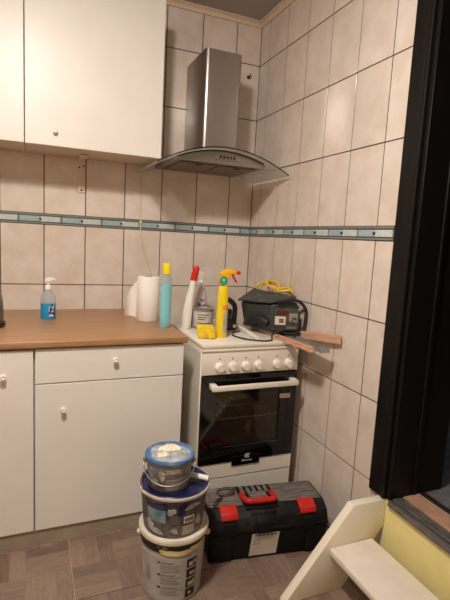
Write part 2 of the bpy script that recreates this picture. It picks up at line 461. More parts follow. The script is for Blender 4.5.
bm = nbm(); bx(bm, 2.6, 2.7, -3.2, 0.6, 0.2, 2.6); bx(bm, 0.29, 2.6, 0.6, 0.7, 0.2, 2.6); bx(bm, 0.29, 2.6, -3.3, -3.2, 0.2, 2.6); bx(bm, 0.29, 2.7, -3.3, 0.7, 2.6, 2.7)
struct('wall_beyond', bm, M_DARKWALL, 'dark brown painted walls of the room beyond the doorway', 'wall')

bl = bpy.data.lights.new('far_room_bulb', 'POINT'); bl.energy = 11; bl.color = (0.86, 0.92, 1.0); bl.shadow_soft_size = 0.1
bo = bpy.data.objects.new('far_room_bulb', bl); bo.location = (1.5, -0.5, 2.2); C.objects.link(bo)

# ------------------------------------------------------------------ cabinets
def knob_mesh():
    bm = nbm(); lathe(bm, [(0.0055, 0), (0.005, 0.008), (0.0095, 0.013), (0.0108, 0.018), (0.0090, 0.0225), (0.0055, 0.0235), (0.004, 0.021), (0.001, 0.0205)], 18)
    bmesh.ops.rotate(bm, verts=bm.verts, matrix=Matrix.Rotation(R(90), 3, 'X'))
    return mesh_of(bm, 'knob', M_KNOB, 40)
KNOB = knob_mesh()

def wall_cabinet(label, x0, x1, kx):
    cx = (x0 + x1) / 2; hw = (x1 - x0) / 2
    t = thing('wall_cabinet', label, 'cabinet', (cx, 0, 1.6), 0, 'white wall cabinets')
    z1 = 0.715
    obj('carcass', bx(nbm(), -hw + 0.001, hw - 0.001, -0.266, -0.009, 0.001, z1, 0.001), M_WSIDE, t)
    d = obj('door', bx(nbm(), -hw + 0.0022, hw - 0.0022, -0.286, -0.268, 0.0, z1, 0.0018, 2), M_WHITE, t)
    obj('knob', KNOB, None, d, loc=(kx - cx, -0.286, 0.062))
    return t
wall_cabinet('white wall cabinet beside the extractor hood, knob low on its left', -1.2335, -0.630, -1.1095)
wall_cabinet('white wall cabinet cut off by the left picture edge', -1.840, -1.2335, -1.72)

FY = -0.725
def base_unit(name, label, x0, x1, group):
    cx = (x0 + x1) / 2; hw = (x1 - x0) / 2
    t = thing(name, label, 'cabinet', (cx, 0, 0), 0, group)
    obj('carcass', bx(nbm(), -hw + 0.001, hw - 0.001, FY + 0.020, -0.012, 0.067, 0.797, 0.001), M_WHITE, t)
    obj('plinth', bx(nbm(), -hw, hw, -0.717, -0.701, 0.0, 0.0672), M_KICK, t)
    return t, cx, hw
def front(t, name, x0, x1, z0, z1, kx, kz):
    d = obj(name, bx(nbm(), x0, x1, FY, FY + 0.018, z0, z1, 0.0018, 2), M_WHITE, t)
    obj('knob', KNOB, None, d, loc=(kx, FY, kz)); return d
t, cx, hw = base_unit('base_cabinet', 'white base cabinet with one drawer over a door, beside cooker', -1.1965, -0.618, 'white base cabinets')
front(t, 'drawer', -hw + 0.003, hw - 0.001, 0.660, 0.793, -0.902 - cx, 0.742)
front(t, 'door', -hw + 0.003, hw - 0.001, 0.068, 0.656, -1.0945 - cx, 0.556)
t, cx, hw = base_unit('base_cabinet', 'white base cabinet with a single door at left picture edge', -1.780, -1.1965, 'white base cabinets')
front(t, 'door', -hw + 0.003, hw - 0.004, 0.068, 0.790, -1.300 - cx, 0.698)
# continuous worktop
bm = nbm(); bx(bm, -1.85, -0.606, -0.737, -0.003, 0.7985, 0.8256, 0.005, 3)
tag(obj('worktop', bm, M_WOOD, None, 40), 'oak-coloured laminate worktop across the white base cabinets', 'worktop')

# ------------------------------------------------------------------ angle bracket and cable on the back wall
M_BRK = mat('painted_bracket', (226, 206, 190), 0.5)
t = thing('shelf_bracket', 'beige metal angle bracket screwed under the wall cabinet', 'bracket', (-0.972, 0.0, 1.43))
obj('plate', bx(nbm(), -0.019, 0.019, -0.008, -0.001, 0.0, 0.168, 0.003, 2), M_BRK, t)
obj('rib', bx(nbm(), -0.0035, 0.0035, -0.014, -0.007, 0.02, 0.16, 0.001), M_BRK, t)
obj('arm', bx(nbm(), -0.019, 0.019, -0.15, -0.001, 0.1615, 0.1685, 0.002), M_BRK, t)
for x, z in ((0, 0.012), (-0.011, 0.125), (0.011, 0.133)):
    s = nbm(); lathe(s, [(0.0045, 0), (0.0045, 0.0015), (0.002, 0.003)], 10); bmesh.ops.rotate(s, verts=s.verts, matrix=Matrix.Rotation(R(90), 3, 'X'))
    obj('screw', s, M_STUD, t, loc=(x, -0.0078, z))
M_CABLE = mat('beige_cable', (222, 206, 182), 0.5)
pts = spline([(-0.60, -0.006, 1.578), (-0.615, -0.008, 1.576), (-0.645, -0.009, 1.573), (-0.664, -0.009, 1.54), (-0.668, -0.008, 1.44), (-0.665, -0.012, 1.30),
              (-0.662, -0.009, 1.25), (-0.650, -0.008, 1.18), (-0.628, -0.008, 1.11), (-0.598, -0.010, 1.03), (-0.575, -0.012, 0.98), (-0.57, -0.012, 0.84)], 6)
t = thing('hood_cable', 'thin beige power cable running down the tiles from the hood', 'cable', (-0.66, 0, 0.84))
o = obj('cable', tube(nbm(), [p - Vector((-0.66, 0, 0.84)) for p in pts], 0.0032, 6), M_CABLE, t, 60)
obj('cable_clip', bx(nbm(), -0.010, 0.005, -0.018, -0.006, 0.455, 0.466, 0.002), M_CABLE, t)
# wall plug beside the chimney
t = thing('wall_hook', 'small rusty screw hook in the tile right of the hood', 'hook', (-0.068, 0, 2.151))
s = nbm(); lathe(s, [(0.011, 0), (0.011, 0.002), (0.007, 0.004)], 12); bmesh.ops.rotate(s, verts=s.verts, matrix=Matrix.Rotation(R(90), 3, 'X'))
M_RUST = mat('rusty_metal', (120, 84, 62), 0.6, metal=0.4, col2=(84, 58, 44), vscale=80)
obj('plate', s, M_RUST, t)
obj('screw', tube(nbm(), spline([(0, 0, 0), (0, -0.018, 0), (0, -0.026, 0.006), (0, -0.024, 0.013)], 5), 0.0035, 8), M_RUST, t, 60)

# ------------------------------------------------------------------ extractor hood
t = thing('extractor_hood', 'stainless steel chimney hood with curved glass canopy above cooker', 'extractor hood', (-0.345, 0, 1.59))
# chimney
bm = nbm()
cx0, cx1, cy, rr = -0.087, 0.107, -0.30, 0.020
poly = [(cx0, -0.004)]
for k in range(7): a = PI + k / 6 * PI / 2; poly.append((cx0 + rr + rr * math.cos(a), cy + rr + rr * math.sin(a)))
for k in range(7): a = 1.5 * PI + k / 6 * PI / 2; poly.append((cx1 - rr + rr * math.cos(a), cy + rr + rr * math.sin(a)))
poly.append((cx1, -0.004))
prism(bm, poly, 'z', 0.03, 0.55)
obj('chimney', bm, M_STEEL, t, 35)
HW, SAG, TOPZ = 0.338, 0.098, 0.066
def arch(x): return TOPZ - SAG * ((x + 0.006) / HW) ** 2
def arch_sheet(bm, x0, x1, y0, y1, dz0, dz1, n=28):
    rows = []
    for k in range(n + 1):
        x = x0 + (x1 - x0) * k / n; z = arch(x)
        rows.append([bm.verts.new((x, y0, z + dz0)), bm.verts.new((x, y1, z + dz0)), bm.verts.new((x, y1, z + dz1)), bm.verts.new((x, y0, z + dz1))])
    for a, b in zip(rows, rows[1:]):
        for i in range(4): bm.faces.new((a[i], a[(i + 1) % 4], b[(i + 1) % 4], b[i]))
    bm.faces.new(rows[0]); bm.faces.new(rows[-1][::-1]); return bm
M_HGLASS = milky_glass_mat('canopy_glass', (222, 220, 212), 0.58)
M_GEDGE = mat('dark_glass_edge', (34, 40, 38), 0.15)
obj('glass_canopy', arch_sheet(nbm(), -HW - 0.008, HW - 0.010, -0.449, -0.004, 0, 0.006), M_HGLASS, t, 50)
obj('glass_edge', arch_sheet(nbm(), -HW - 0.008, HW - 0.010, -0.4515, -0.4495, 0.0004, 0.0058), M_GEDGE, t, 50)
# steel body under the glass: arched front, flat bottom
bm = nbm(); poly = [(-0.245, 0.0)]
for k in range(17):
    x = -0.245 + 0.46 * k / 16; poly.append((x, max(0.004, arch(x) - 0.003)))
poly.append((0.215, 0.0))
prism(bm, poly, 'y', -0.400, -0.004)
obj('body', bm, M_STEEL2, t, 30)
bm = arch_sheet(nbm(), -0.235, 0.205, -0.4075, -0.4005, -0.0085, -0.0032)
obj('front_trim', bm, M_GEDGE, t, 50)
cp = obj('control_panel', bx(nbm(), -0.055, 0.075, -0.4045, -0.400, 0.018, 0.046, 0.002), M_STEEL2, t)
for k in range(5):
    obj('button', bx(nbm(), -0.032 + k * 0.018, -0.022 + k * 0.018, -0.409, -0.4045, 0.026, 0.038, 0.001), M_BLACK, cp)
M_FILT = mat('grease_filter_mesh', (150, 140, 128), 0.45, metal=0.8, col2=(110, 100, 90), vscale=90)
for s in (-1, 1):
    f = obj('grease_filter', bx(nbm(), -0.015 + (0.004 if s > 0 else -0.20), -0.015 + (0.20 if s > 0 else -0.004), -0.36, -0.06, -0.006, -0.0005, 0.002), M_FILT, t)
    obj('latch', bx(nbm(), -0.015 + s * 0.10 - 0.015, -0.015 + s * 0.10 + 0.015, -0.35, -0.335, -0.010, -0.006, 0.001), M_BLACK, f)

# ------------------------------------------------------------------ cooker
SW = 0.241
SX, SYF = -0.299, -0.735
t = thing('cooker', 'white freestanding cooker with black glass oven door and six knobs', 'cooker', (SX, SYF, 0))
bm = nbm(); bx(bm, -SW, -SW + 0.012, 0.012, 0.56, 0.03, 0.752, 0.003); bx(bm, SW - 0.012, SW, 0.012, 0.56, 0.03, 0.752, 0.003)
bx(bm, -SW + 0.012, SW - 0.012, 0.545, 0.56, 0.03, 0.752); bx(bm, -SW + 0.012, SW - 0.012, 0.03, 0.545, 0.66, 0.752); bx(bm, -SW + 0.012, SW - 0.012, 0.03, 0.545, 0.06, 0.235)
obj('body', bm, M_ENAMEL, t, 40)
for sx in (-1, 1):
    for y in (0.05, 0.52):
        obj('foot', lathe(nbm(), [(0.02, 0), (0.02, 0.012), (0.012, 0.016), (0.012, 0.032)], 14, sx * (SW - 0.04), y), M_BLACK, t, 40)
bm = nbm(); bx(bm, -SW, SW, 0.0, 0.565, 0.752, 0.763, 0.003, 2); bx(bm, -SW, SW, 0.002, 0.565, 0.767, 0.785, 0.005, 2); bx(bm, -SW + 0.01, SW - 0.01, 0.01, 0.555, 0.76, 0.77)
hob = obj('hob_cover', bm, M_ENAMEL, t, 40)
bm = nbm(); bx(bm, -SW + 0.004, SW - 0.004, 0.005, 0.03, 0.648, 0.752, 0.003, 2)
cpn = obj('control_panel', bm, M_ENAMEL, t, 40)
M_MARK = mat('grey_print', (150, 142, 130), 0.6)
kb = nbm(); lathe(kb, [(0.0225, 0), (0.0225, 0.005), (0.0205, 0.008), (0.0195, 0.021), (0.0165, 0.0245)], 24)
bmesh.ops.rotate(kb, verts=kb.verts, matrix=Matrix.Rotation(R(90), 3, 'X'))
kme = mesh_of(kb, 'knob', M_ENAMEL, 40)
grip = mesh_of(bx(nbm(), -0.003, 0.003, -0.0275, -0.022, -0.014, 0.014, 0.0015), 'knob_grip', M_ENAMEL)
KX = [-0.157, -0.095, -0.032, 0.030, 0.124, 0.184]
for k, x in enumerate(KX):
    kn = obj('knob', kme, None, cpn, loc=(x, 0.006, 0.682))
    obj('knob_grip', grip, None, kn)
    obj('knob_mark', bx(nbm(), x - 0.004, x + 0.004, 0.0042, 0.0055, 0.715, 0.722), M_MARK, cpn)
    obj('knob_mark', bx(nbm(), x + 0.020, x + 0.0235, 0.0042, 0.0055, 0.708, 0.712), M_MARK, cpn)
# oven door: black glass frame round a see-through window
M_PANE = glass_mat('oven_pane', (236, 226, 214), 0.12, 0.04, (48, 40, 34))
dz0, dz1 = 0.238, 0.644
door = nbm(); fx0, fx1, fz0, fz1 = -0.165, 0.150, 0.315, 0.555
bx(door, -SW + 0.004, fx0, 0.0, 0.024, dz0, dz1, 0.002); bx(door, fx1, SW - 0.004, 0.0, 0.024, dz0, dz1, 0.002)
bx(door, fx0 - 0.003, fx1 + 0.003, 0.0, 0.024, fz1, dz1, 0.002); bx(door, fx0 - 0.003, fx1 + 0.003, 0.0, 0.024, dz0, fz0, 0.002)
dr = obj('oven_door', door, M_BLACKGL, t)
obj('window_pane', bx(nbm(), fx0 - 0.001, fx1 + 0.001, 0.004, 0.008, fz0 - 0.001, fz1 + 0.001), M_PANE, dr)
h = nbm(); bx(h, -0.203, 0.222, -0.045, -0.030, 0.588, 0.612, 0.005, 2)
hd = obj('handle', h, M_ENAMEL, dr, 40)
for x in (-0.190, 0.205): obj('handle_bracket', bx(nbm(), x - 0.014, x + 0.014, -0.034, 0.001, 0.592, 0.616, 0.004, 2), M_ENAMEL, dr, 40)
M_STICK = mat('energy_sticker', (214, 176, 164), 0.5, col2=(228, 206, 194), vscale=60)
obj('sticker', bx(nbm(), 0.150, 0.205, -0.0012, 0.0005, 0.518, 0.540), M_STICK, dr)
M_LOGO = mat('logo_silver', (200, 196, 190), 0.4)
# notch plate with emblem and name
obj('badge_plate', bx(nbm(), -0.075, 0.065, -0.0012, 0.010, 0.217, 0.262, 0.001), M_BLACKGL, dr)
e = nbm()
for args in ((-0.013, -0.0085, 0.262, 0.281), (-0.013, 0.0, 0.2765, 0.281), (-0.013, 0.0, 0.262, 0.2665), (-0.010, 0.0, 0.2697, 0.2733),
             (0.002, 0.0062, 0.262, 0.281)): bx(e, args[0], args[1], -0.0018, -0.0002, args[2], args[3])
prism(e, [(0.0062, 0.2715), (0.014, 0.281), (0.0095, 0.281), (0.0062, 0.2765)], 'y', -0.0018, -0.0002)
prism(e, [(0.0062, 0.2715), (0.014, 0.262), (0.0095, 0.262), (0.0062, 0.2665)], 'y', -0.0018, -0.0002)
obj('emblem', e, M_LOGO, dr, loc=(0, 0, -0.012))
obj('lettering', text_mesh('Electrolux', 0.0125, M_LOGO), None, dr, loc=(0.0, -0.0016, 0.238), rot=(R(90), 0, 0))
# lower drawer
bm = nbm(); bx(bm, -SW + 0.004, SW - 0.004, 0.004, 0.026, 0.168, 0.236, 0.002)
obj('door_trim', bm, M_ENAMEL, t, 40)
bm = nbm(); bx(bm, -SW + 0.004, SW - 0.004, 0.006, 0.026, 0.045, 0.164, 0.003)
obj('storage_drawer', bm, M_ENAMEL, t, 40)
obj('gap_shade_strip', bx(nbm(), -SW + 0.005, SW - 0.005, 0.012, 0.028, 0.16, 0.172), M_GAP, t)  # dark strip paints the shade in the groove above the drawer
# cavity with a rack
M_CAV = mat('oven_cavity_enamel', (128, 112, 98), 0.4, col2=(100, 86, 74), vscale=8)
bm = nbm(); bx(bm, -0.19, 0.18, 0.40, 0.41, 0.26, 0.62); bx(bm, -0.20, -0.19, 0.03, 0.41, 0.26, 0.62); bx(bm, 0.18, 0.19, 0.03, 0.41, 0.26, 0.62); bx(bm, -0.2, 0.19, 0.03, 0.41, 0.25, 0.262); bx(bm, -0.2, 0.19, 0.03, 0.41, 0.618, 0.63)
obj('oven_cavity', bm, M_CAV, t)
bm = nbm()
for y in (0.05, 0.20, 0.36): tube(bm, [(-0.185, y, 0.425), (0.175, y, 0.425)], 0.004, 6)
for k in range(13): tube(bm, [(-0.18 + k * 0.029, 0.06, 0.427), (-0.18 + k * 0.029, 0.36, 0.427)], 0.0018, 5)
obj('oven_rack', bm, mat('rack_chrome', (216, 206, 192), 0.35, metal=0.3), t, 60)

# ------------------------------------------------------------------ things on the worktop
WT = 0.8256
M_PAPER = mat('tissue_paper', (240, 234, 228), 0.9, bump=0.25, bscale=120, sss=0.15)
M_CARD = mat('cardboard_core', (176, 146, 116), 0.9)
# paper towel roll
t = thing('paper_towel_roll', 'white paper towel roll standing on end with a loose sheet behind', 'paper towel', (-0.690, -0.355, WT))
rb = nbm(); rO, rI, H = 0.0535, 0.021, 0.212
lathe(rb, [(rI, 0.001), (rO - 0.002, 0.001), (rO, 0.004), (rO, H - 0.004), (rO - 0.003, H), (rI, H), (rI, 0.001)], 40, caps=False)
obj('roll', rb, M_PAPER, t, 40)
cb_ = nbm(); lathe(cb_, [(rI - 0.0015, 0.0005), (rI, 0.0005), (rI, H + 0.001), (rI - 0.0015, H + 0.001), (rI - 0.0015, 0.0005)], 28, caps=False)
obj('core', cb_, M_CARD, t, 40)
sh = nbm(); n = 14; cols = []
for k in range(n + 1):
    u = k / n
    x = -0.018 - 0.085 * u; y = 0.053 + 0.050 * math.sin(u * PI * 0.8) - 0.035 * u * u
    zt = H - 0.016 - 0.115 * u ** 1.4; zb = 0.001 + 0.012 * u * u
    cols.append([[sh.verts.new((x, y + d, zb + (zt - zb) * j / 6 + 0.0)) for j in range(7)] for d in (0, 0.0012)])
for a, b in zip(cols, cols[1:]):
    for j in range(6):
        sh.faces.new((a[0][j], b[0][j], b[0][j + 1], a[0][j + 1])); sh.faces.new((a[1][j], a[1][j + 1], b[1][j + 1], b[1][j]))
    sh.faces.new((a[0][0], a[1][0], b[1][0], b[0][0])); sh.faces.new((a[0][6], b[0][6], b[1][6], a[1][6]))
for c_ in (cols[0], cols[-1]):
    for j in range(6): sh.faces.new((c_[0][j], c_[0][j + 1], c_[1][j + 1], c_[1][j]))
obj('loose_sheet', sh, M_PAPER, t, 60)

# blue cleaner bottle, yellow cap
M_BLUEL = mat('aqua_cleaner', (136, 206, 216), 0.2, coat=0.4, sss=0.1)
M_CLEARP = milky_glass_mat('clear_plastic', (222, 232, 236), 0.45)
M_YELP = mat('yellow_plastic', (238, 216, 40), 0.3)
M_WHITEP = mat('white_plastic', (240, 236, 230), 0.32)
t = thing('cleaner_bottle', 'slim clear bottle of aqua cleaner with yellow cap', 'bottle', (-0.651, -0.53, WT), R(15))
def oval(prof, sx=1.0, sy=0.75, seg=28):
    b = nbm(); lathe(b, prof, seg, sx=sx, sy=sy); return b
obj('bottle', oval([(0.024, 0), (0.0265, 0.004), (0.0265, 0.05), (0.0262, 0.196)]), M_BLUEL, t, 40)
obj('shoulder', oval([(0.0262, 0.1962), (0.0262, 0.212), (0.024, 0.224), (0.018, 0.234), (0.0165, 0.240)]), M_CLEARP, t, 40)
obj('cap', oval([(0.0185, 0.2402), (0.0185, 0.284), (0.017, 0.289)], 1.0, 0.95), M_YELP, t, 40)
gl = nbm(); tube(gl, spline([(-0.0255, 0, 0.172), (-0.030, -0.002, 0.165), (-0.031, -0.002, 0.15), (-0.0265, 0, 0.14)], 5), 0.004, 8)
obj('handle_lug', gl, M_CLEARP, t, 60)

# soap dispenser
M_GELB = mat('blue_hand_gel', (36, 150, 206), 0.15, coat=0.5)
t = thing('soap_dispenser', 'clear pump bottle half full of blue hand gel on worktop', 'soap dispenser', (-1.137, -0.282, WT), R(-5))
def rbox(prof, seg=28, sx=1.25, sy=0.8):
    b = nbm(); lathe(b, prof, seg, sx=sx, sy=sy); return b
obj('gel', rbox([(0.024, 0), (0.0265, 0.004), (0.0265, 0.062), (0.0262, 0.074)]), M_GELB, t, 40)
obj('bottle', rbox([(0.0262, 0.0742), (0.026, 0.098), (0.024, 0.112), (0.017, 0.124), (0.010, 0.132), (0.010, 0.138)]), M_CLEARP, t, 40)
obj('collar', oval([(0.0135, 0.138), (0.0135, 0.150), (0.011, 0.156), (0.006, 0.158), (0.006, 0.172)], 1, 1), M_WHITEP, t, 40)
pn = nbm(); prism(pn, [(-0.014, 0.170), (0.008, 0.172), (0.024, 0.183), (0.033, 0.178), (0.033, 0.184), (0.024, 0.193), (-0.006, 0.192), (-0.016, 0.182)], 'y', -0.009, 0.009, 0.002)
obj('pump_head', pn, M_WHITEP, t, 40)
M_LABB = mat('label_navy', (40, 58, 120), 0.5, col2=(220, 220, 226), vscale=70, lo=0.5, hi=0.56)
fr = lambda z: 0.0265
def label_on_oval(th0, th1, z0, z1, m, name='label', sx=1.25, sy=0.8):
    b = nbm(); curved_patch(b, fr, th0, th1, z0, z1, 0.0006)
    for v in b.verts: v.co.x *= sx; v.co.y *= sy
    return obj(name, b, m, t, 60)
label_on_oval(R(-82), R(-35), 0.016, 0.062, M_LABB)
M_DOTS = mat('label_dark_marks', (70, 40, 60), 0.5, col2=(226, 220, 222), vscale=90, lo=0.45, hi=0.55)
label_on_oval(R(-60), R(-38), 0.063, 0.072, M_DOTS)

# canister at the left edge
t = thing('steel_kettle', 'dark steel kettle standing at the left end of the worktop', 'kettle', (-1.385, -0.43, WT))
M_DSTEEL = mat('dark_steel', (150, 142, 136), 0.3, metal=1.0)
obj('base', oval([(0.074, 0), (0.078, 0.006), (0.078, 0.020), (0.070, 0.026)], 1, 1, 40), M_BLACK, t, 40)
obj('body', oval([(0.069, 0.0262), (0.072, 0.034), (0.071, 0.10), (0.066, 0.135), (0.062, 0.142)], 1, 1, 40), M_DSTEEL, t, 40)
obj('lid', oval([(0.062, 0.1422), (0.060, 0.150), (0.03, 0.156), (0.012, 0.158), (0.012, 0.168), (0.008, 0.172)], 1, 1, 40), M_BLACK, t, 40)
obj('handle', tube(nbm(), spline([(-0.066, 0, 0.128), (-0.10, 0, 0.13), (-0.115, 0, 0.10), (-0.11, 0, 0.06), (-0.07, 0, 0.045)], 6), 0.009, 10), M_BLACK, t, 60)

# ------------------------------------------------------------------ things on the cooker
HT = 0.785
# toilet-cleaner style white bottle leaning its bent neck, red cap
M_REDP = mat('red_plastic', (206, 40, 28), 0.3)
t = thing('cleaner_bottle', 'white bent-neck cleaner bottle with red cap on cooker corner', 'bottle', (-0.497, -0.375, HT))
rings = [(-0.002, 0.0, 0.022), (-0.003, 0.004, 0.0245), (-0.001, 0.05, 0.0245), (0.005, 0.11, 0.0225), (0.012, 0.16, 0.0195), (0.021, 0.205, 0.016), (0.026, 0.238, 0.0145)]
b = nbm(); tube(b, [(x, 0, z) for x, z, r in rings], 0.02, 24, rs=[r for x, z, r in rings])
obj('bottle', b, M_WHITEP, t, 50)
b = nbm(); tube(b, [(0.0262, 0, 0.2385), (0.030, 0, 0.262), (0.034, -0.002, 0.280), (0.036, -0.003, 0.300), (0.034, -0.003, 0.311)], 0.016, 20, rs=[0.0172, 0.0172, 0.0165, 0.018, 0.011])
obj('cap', b, M_REDP, t, 50)

# see-through spray bottle at the back
M_CLOUD = mat('cloudy_plastic', (222, 212, 206), 0.3, trans=0.15)
t = thing('spray_bottle', 'cloudy white spray bottle standing behind the paint tin', 'spray bottle', (-0.385, -0.25, HT), R(160))
obj('bottle', oval([(0.030, 0), (0.033, 0.005), (0.033, 0.14), (0.029, 0.165), (0.016, 0.195), (0.0135, 0.215)], 1, 0.75), M_CLOUD, t, 50)
obj('collar', oval([(0.0155, 0.2152), (0.0155, 0.232)], 1, 1), M_WHITEP, t, 40)
b = nbm(); prism(b, [(-0.016, 0.232), (0.016, 0.232), (0.018, 0.250), (0.050, 0.262), (0.050, 0.272), (0.004, 0.274), (-0.022, 0.262)], 'y', -0.010, 0.010, 0.002)
obj('spray_head', b, M_CLOUD, t, 40)
b = nbm(); tube(b, spline([(0.026, 0, 0.254), (0.034, 0, 0.24), (0.030, 0, 0.222)], 5), 0.004, 8)
obj('trigger', b, M_CLOUD, t, 50)
fr = lambda z: 0.033
M_LABG = mat('label_blue_grey', (90, 98, 120), 0.5, col2=(214, 210, 210), vscale=60, lo=0.48, hi=0.52)
label_on_oval(R(70), R(140), 0.06, 0.135, M_LABG, sx=1, sy=0.75)

# small dark red tin behind
M_DRED = mat('dark_red_paint', (112, 34, 40), 0.35)
t = thing('spray_can', 'small dark red can half hidden behind the white bottle', 'can', (-0.4395, -0.235, HT))
obj('can', oval([(0.018, 0), (0.0195, 0.003), (0.0195, 0.098), (0.017, 0.104)], 1, 1, 24), M_DRED, t, 40)
obj('cap', oval([(0.0155, 0.1042), (0.0155, 0.124), (0.012, 0.128)], 1, 1, 24), M_BLACK, t, 40)

# paint tin
M_TIN = mat('tin_metal', (176, 168, 160), 0.35, metal=0.7)
M_TINL = mat('tin_label_white', (214, 206, 198), 0.5, col2=(188, 180, 174), vscale=16)
t = thing('paint_tin', 'small dirty white paint tin with metal rim on cooker', 'paint tin', (-0.412, -0.374, HT)); t.scale = (1, 1, 1.1)
obj('tin', oval([(0.0495, 0), (0.0512, 0.002), (0.0512, 0.005), (0.050, 0.007), (0.050, 0.083), (0.0512, 0.085), (0.0512, 0.089), (0.049, 0.090), (0.046, 0.086), (0.044, 0.086)], 1, 1, 36), M_TIN, t, 40)
obj('lid', oval([(0.0435, 0.0835), (0.0435, 0.0875), (0.036, 0.0875), (0.034, 0.0855)], 1, 1, 36), M_TIN, t, 40)
b = nbm(); lathe(b, [(0.0503, 0.010), (0.0506, 0.012), (0.0506, 0.078), (0.0503, 0.080)], 36, caps=False); obj('label', b, M_TINL, t, 40)
M_PRINT = mat('dark_print', (70, 64, 62), 0.6)
fr = lambda z: 0.0506
for z0, a0, a1 in ((0.064, -140, -75), (0.052, -140, -90), (0.043, -140, -100), (0.026, -140, -60)):
    b = nbm(); curved_patch(b, fr, R(a0), R(a1), z0, z0 + 0.004, 0.0007); obj('print_line', b, M_PRINT, t)

# sponge
M_SPONGE = mat('yellow_sponge', (238, 206, 52), 0.95, col2=(206, 170, 34), vscale=60, bump=0.8, bscale=160)
t = bx(nbm(), -0.041, 0.041, -0.020, 0.020, 0, 0.058, 0.007, 2)
bmesh.ops.subdivide_edges(t, edges=t.edges[:], cuts=1, use_grid_fill=True)
for v in t.verts: v.co += Vector([random.uniform(-.0012, .0012) for _ in range(3)]) * (1 if v.co.z > 0.004 else 0.2)
for v in t.verts: v.co.z = max(v.co.z, 0.0); v.co.x -= 0.22 * v.co.z; v.co.y += 0.25 * v.co.z
tag(obj('sponge', t, M_SPONGE, None, 60, loc=(-0.474, -0.612, HT + 0.0005), rot=(0, 0, R(-24))), 'yellow kitchen sponge at the front left of the cooker', 'sponge')

# yellow trigger spray bottle
M_YBOT = mat('yellow_bottle', (240, 212, 30), 0.28, coat=0.3)
M_YORG = mat('orange_yellow_head', (246, 184, 18), 0.3)
M_GREEN = mat('green_emblem', (20, 122, 84), 0.4, col2=(60, 170, 130), vscale=80)
t = thing('spray_bottle', 'tall yellow trigger spray bottle with red nozzle on cooker front', 'spray bottle', (-0.403, -0.600, HT), R(-8))
obj('bottle', oval([(0.024, 0), (0.0265, 0.005), (0.0262, 0.10), (0.0245, 0.19), (0.022, 0.232), (0.014, 0.246)], 1.0, 0.72), M_YBOT, t, 50)
b = nbm(); tube(b, [(0, -0.012, 0.252), (0, 0.012, 0.252)], 0.02, 24)
for v in b.verts: v.co.x *= 1.0; v.co.z = 0.262 + (v.co.z - 0.252) * 1.25
for v in b.verts: v.co.x -= 0.004
obj('neck_shroud', b, M_YORG, t, 40)
b = nbm(); tube(b, [(-0.004, -0.0145, 0.262), (-0.004, -0.0122, 0.262)], 0.0175, 24)
for v in b.verts: v.co.z = 0.262 + (v.co.z - 0.262) * 1.3
em = obj('emblem', b, M_GREEN, t, 40)
b = nbm(); tube(b, [(-0.004, -0.0152, 0.266), (-0.004, -0.0146, 0.266)], 0.007, 14); obj('emblem_leaf', b, mat('emblem_light', (150, 206, 180), 0.5), em, 40)
b = nbm(); prism(b, [(-0.022, 0.293), (-0.006, 0.284), (0.012, 0.270), (0.022, 0.270), (0.026, 0.290), (0.056, 0.294), (0.058, 0.308), (0.028, 0.316), (0.0, 0.314)], 'y', -0.011, 0.011, 0.003)
obj('spray_head', b, M_YORG, t, 40)
b = nbm(); prism(b, [(0.058, 0.293), (0.074, 0.291), (0.077, 0.298), (0.074, 0.307), (0.058, 0.309)], 'y', -0.010, 0.010, 0.002)
obj('nozzle', b, M_REDP, t, 40)
b = nbm(); tube(b, spline([(0.040, 0, 0.292), (0.046, 0, 0.278), (0.056, 0, 0.262), (0.062, 0, 0.256)], 5), 0.005, 10)
obj('trigger', b, M_REDP, t, 50)
fr = lambda z: 0.0262 - (0.0017 * max(0, (z - 0.10)) / 0.09)
M_YLAB = mat('label_silver', (196, 190, 176), 0.4, col2=(150, 146, 130), vscale=50)
M_OLAB = mat('label_orange', (232, 120, 30), 0.5, col2=(240, 180, 40), vscale=40)
label_on_oval(R(-85), R(-30), 0.018, 0.120, M_YLAB, sx=1, sy=0.72)
label_on_oval(R(-100), R(-35), 0.128, 0.152, M_OLAB, 'label_band', sx=1, sy=0.72)

# black jigsaw-like tool behind the yellow bottle
M_RUB = mat('black_rubber', (26, 24, 24), 0.55, col2=(44, 40, 38), vscale=25)
M_SMOKE = mat('smoked_housing', (62, 62, 64), 0.3, col2=(40, 40, 42), vscale=12)
t = thing('power_tool', 'black corded power tool with loop handle behind yellow spray bottle', 'power tool', (-0.318, -0.462, HT), R(-10))
obj('sole_plate', bx(nbm(), -0.050, 0.048, -0.022, 0.022, 0.0, 0.006, 0.002), M_STEEL2, t)
b = nbm(); prism(b, [(-0.048, 0.006), (0.044, 0.006), (0.046, 0.05), (0.030, 0.062), (-0.028, 0.062), (-0.045, 0.040)], 'y', -0.020, 0.020, 0.006)
obj('housing', b, M_SMOKE, t, 40)
b = nbm(); tube(b, spline([(-0.036, 0, 0.03), (-0.034, 0, 0.09), (-0.026, 0, 0.140), (-0.006, 0, 0.156), (0.018, 0, 0.146), (0.036, 0, 0.122), (0.038, 0, 0.08), (0.036, 0, 0.03)], 5), 0.0125, 12)
obj('loop_handle', b, M_RUB, t, 50)
b = nbm(); bx(b, -0.022, 0.022, -0.016, 0.016, 0.060, 0.11, 0.006, 2); obj('motor_block', b, M_SMOKE, t, 40)
b = nbm(); lathe(b, [(0.008, 0), (0.008, 0.004)], 14); bmesh.ops.rotate(b, verts=b.verts, matrix=Matrix.Rotation(R(90), 3, 'X'))
obj('screw_cap', b, M_LOGO, t, 40, loc=(0.034, -0.020, 0.028))
b = nbm(); bx(b, -0.040, -0.026, -0.0225, -0.0195, 0.03, 0.05, 0.001); obj('brand_patch', b, M_OLAB, t)

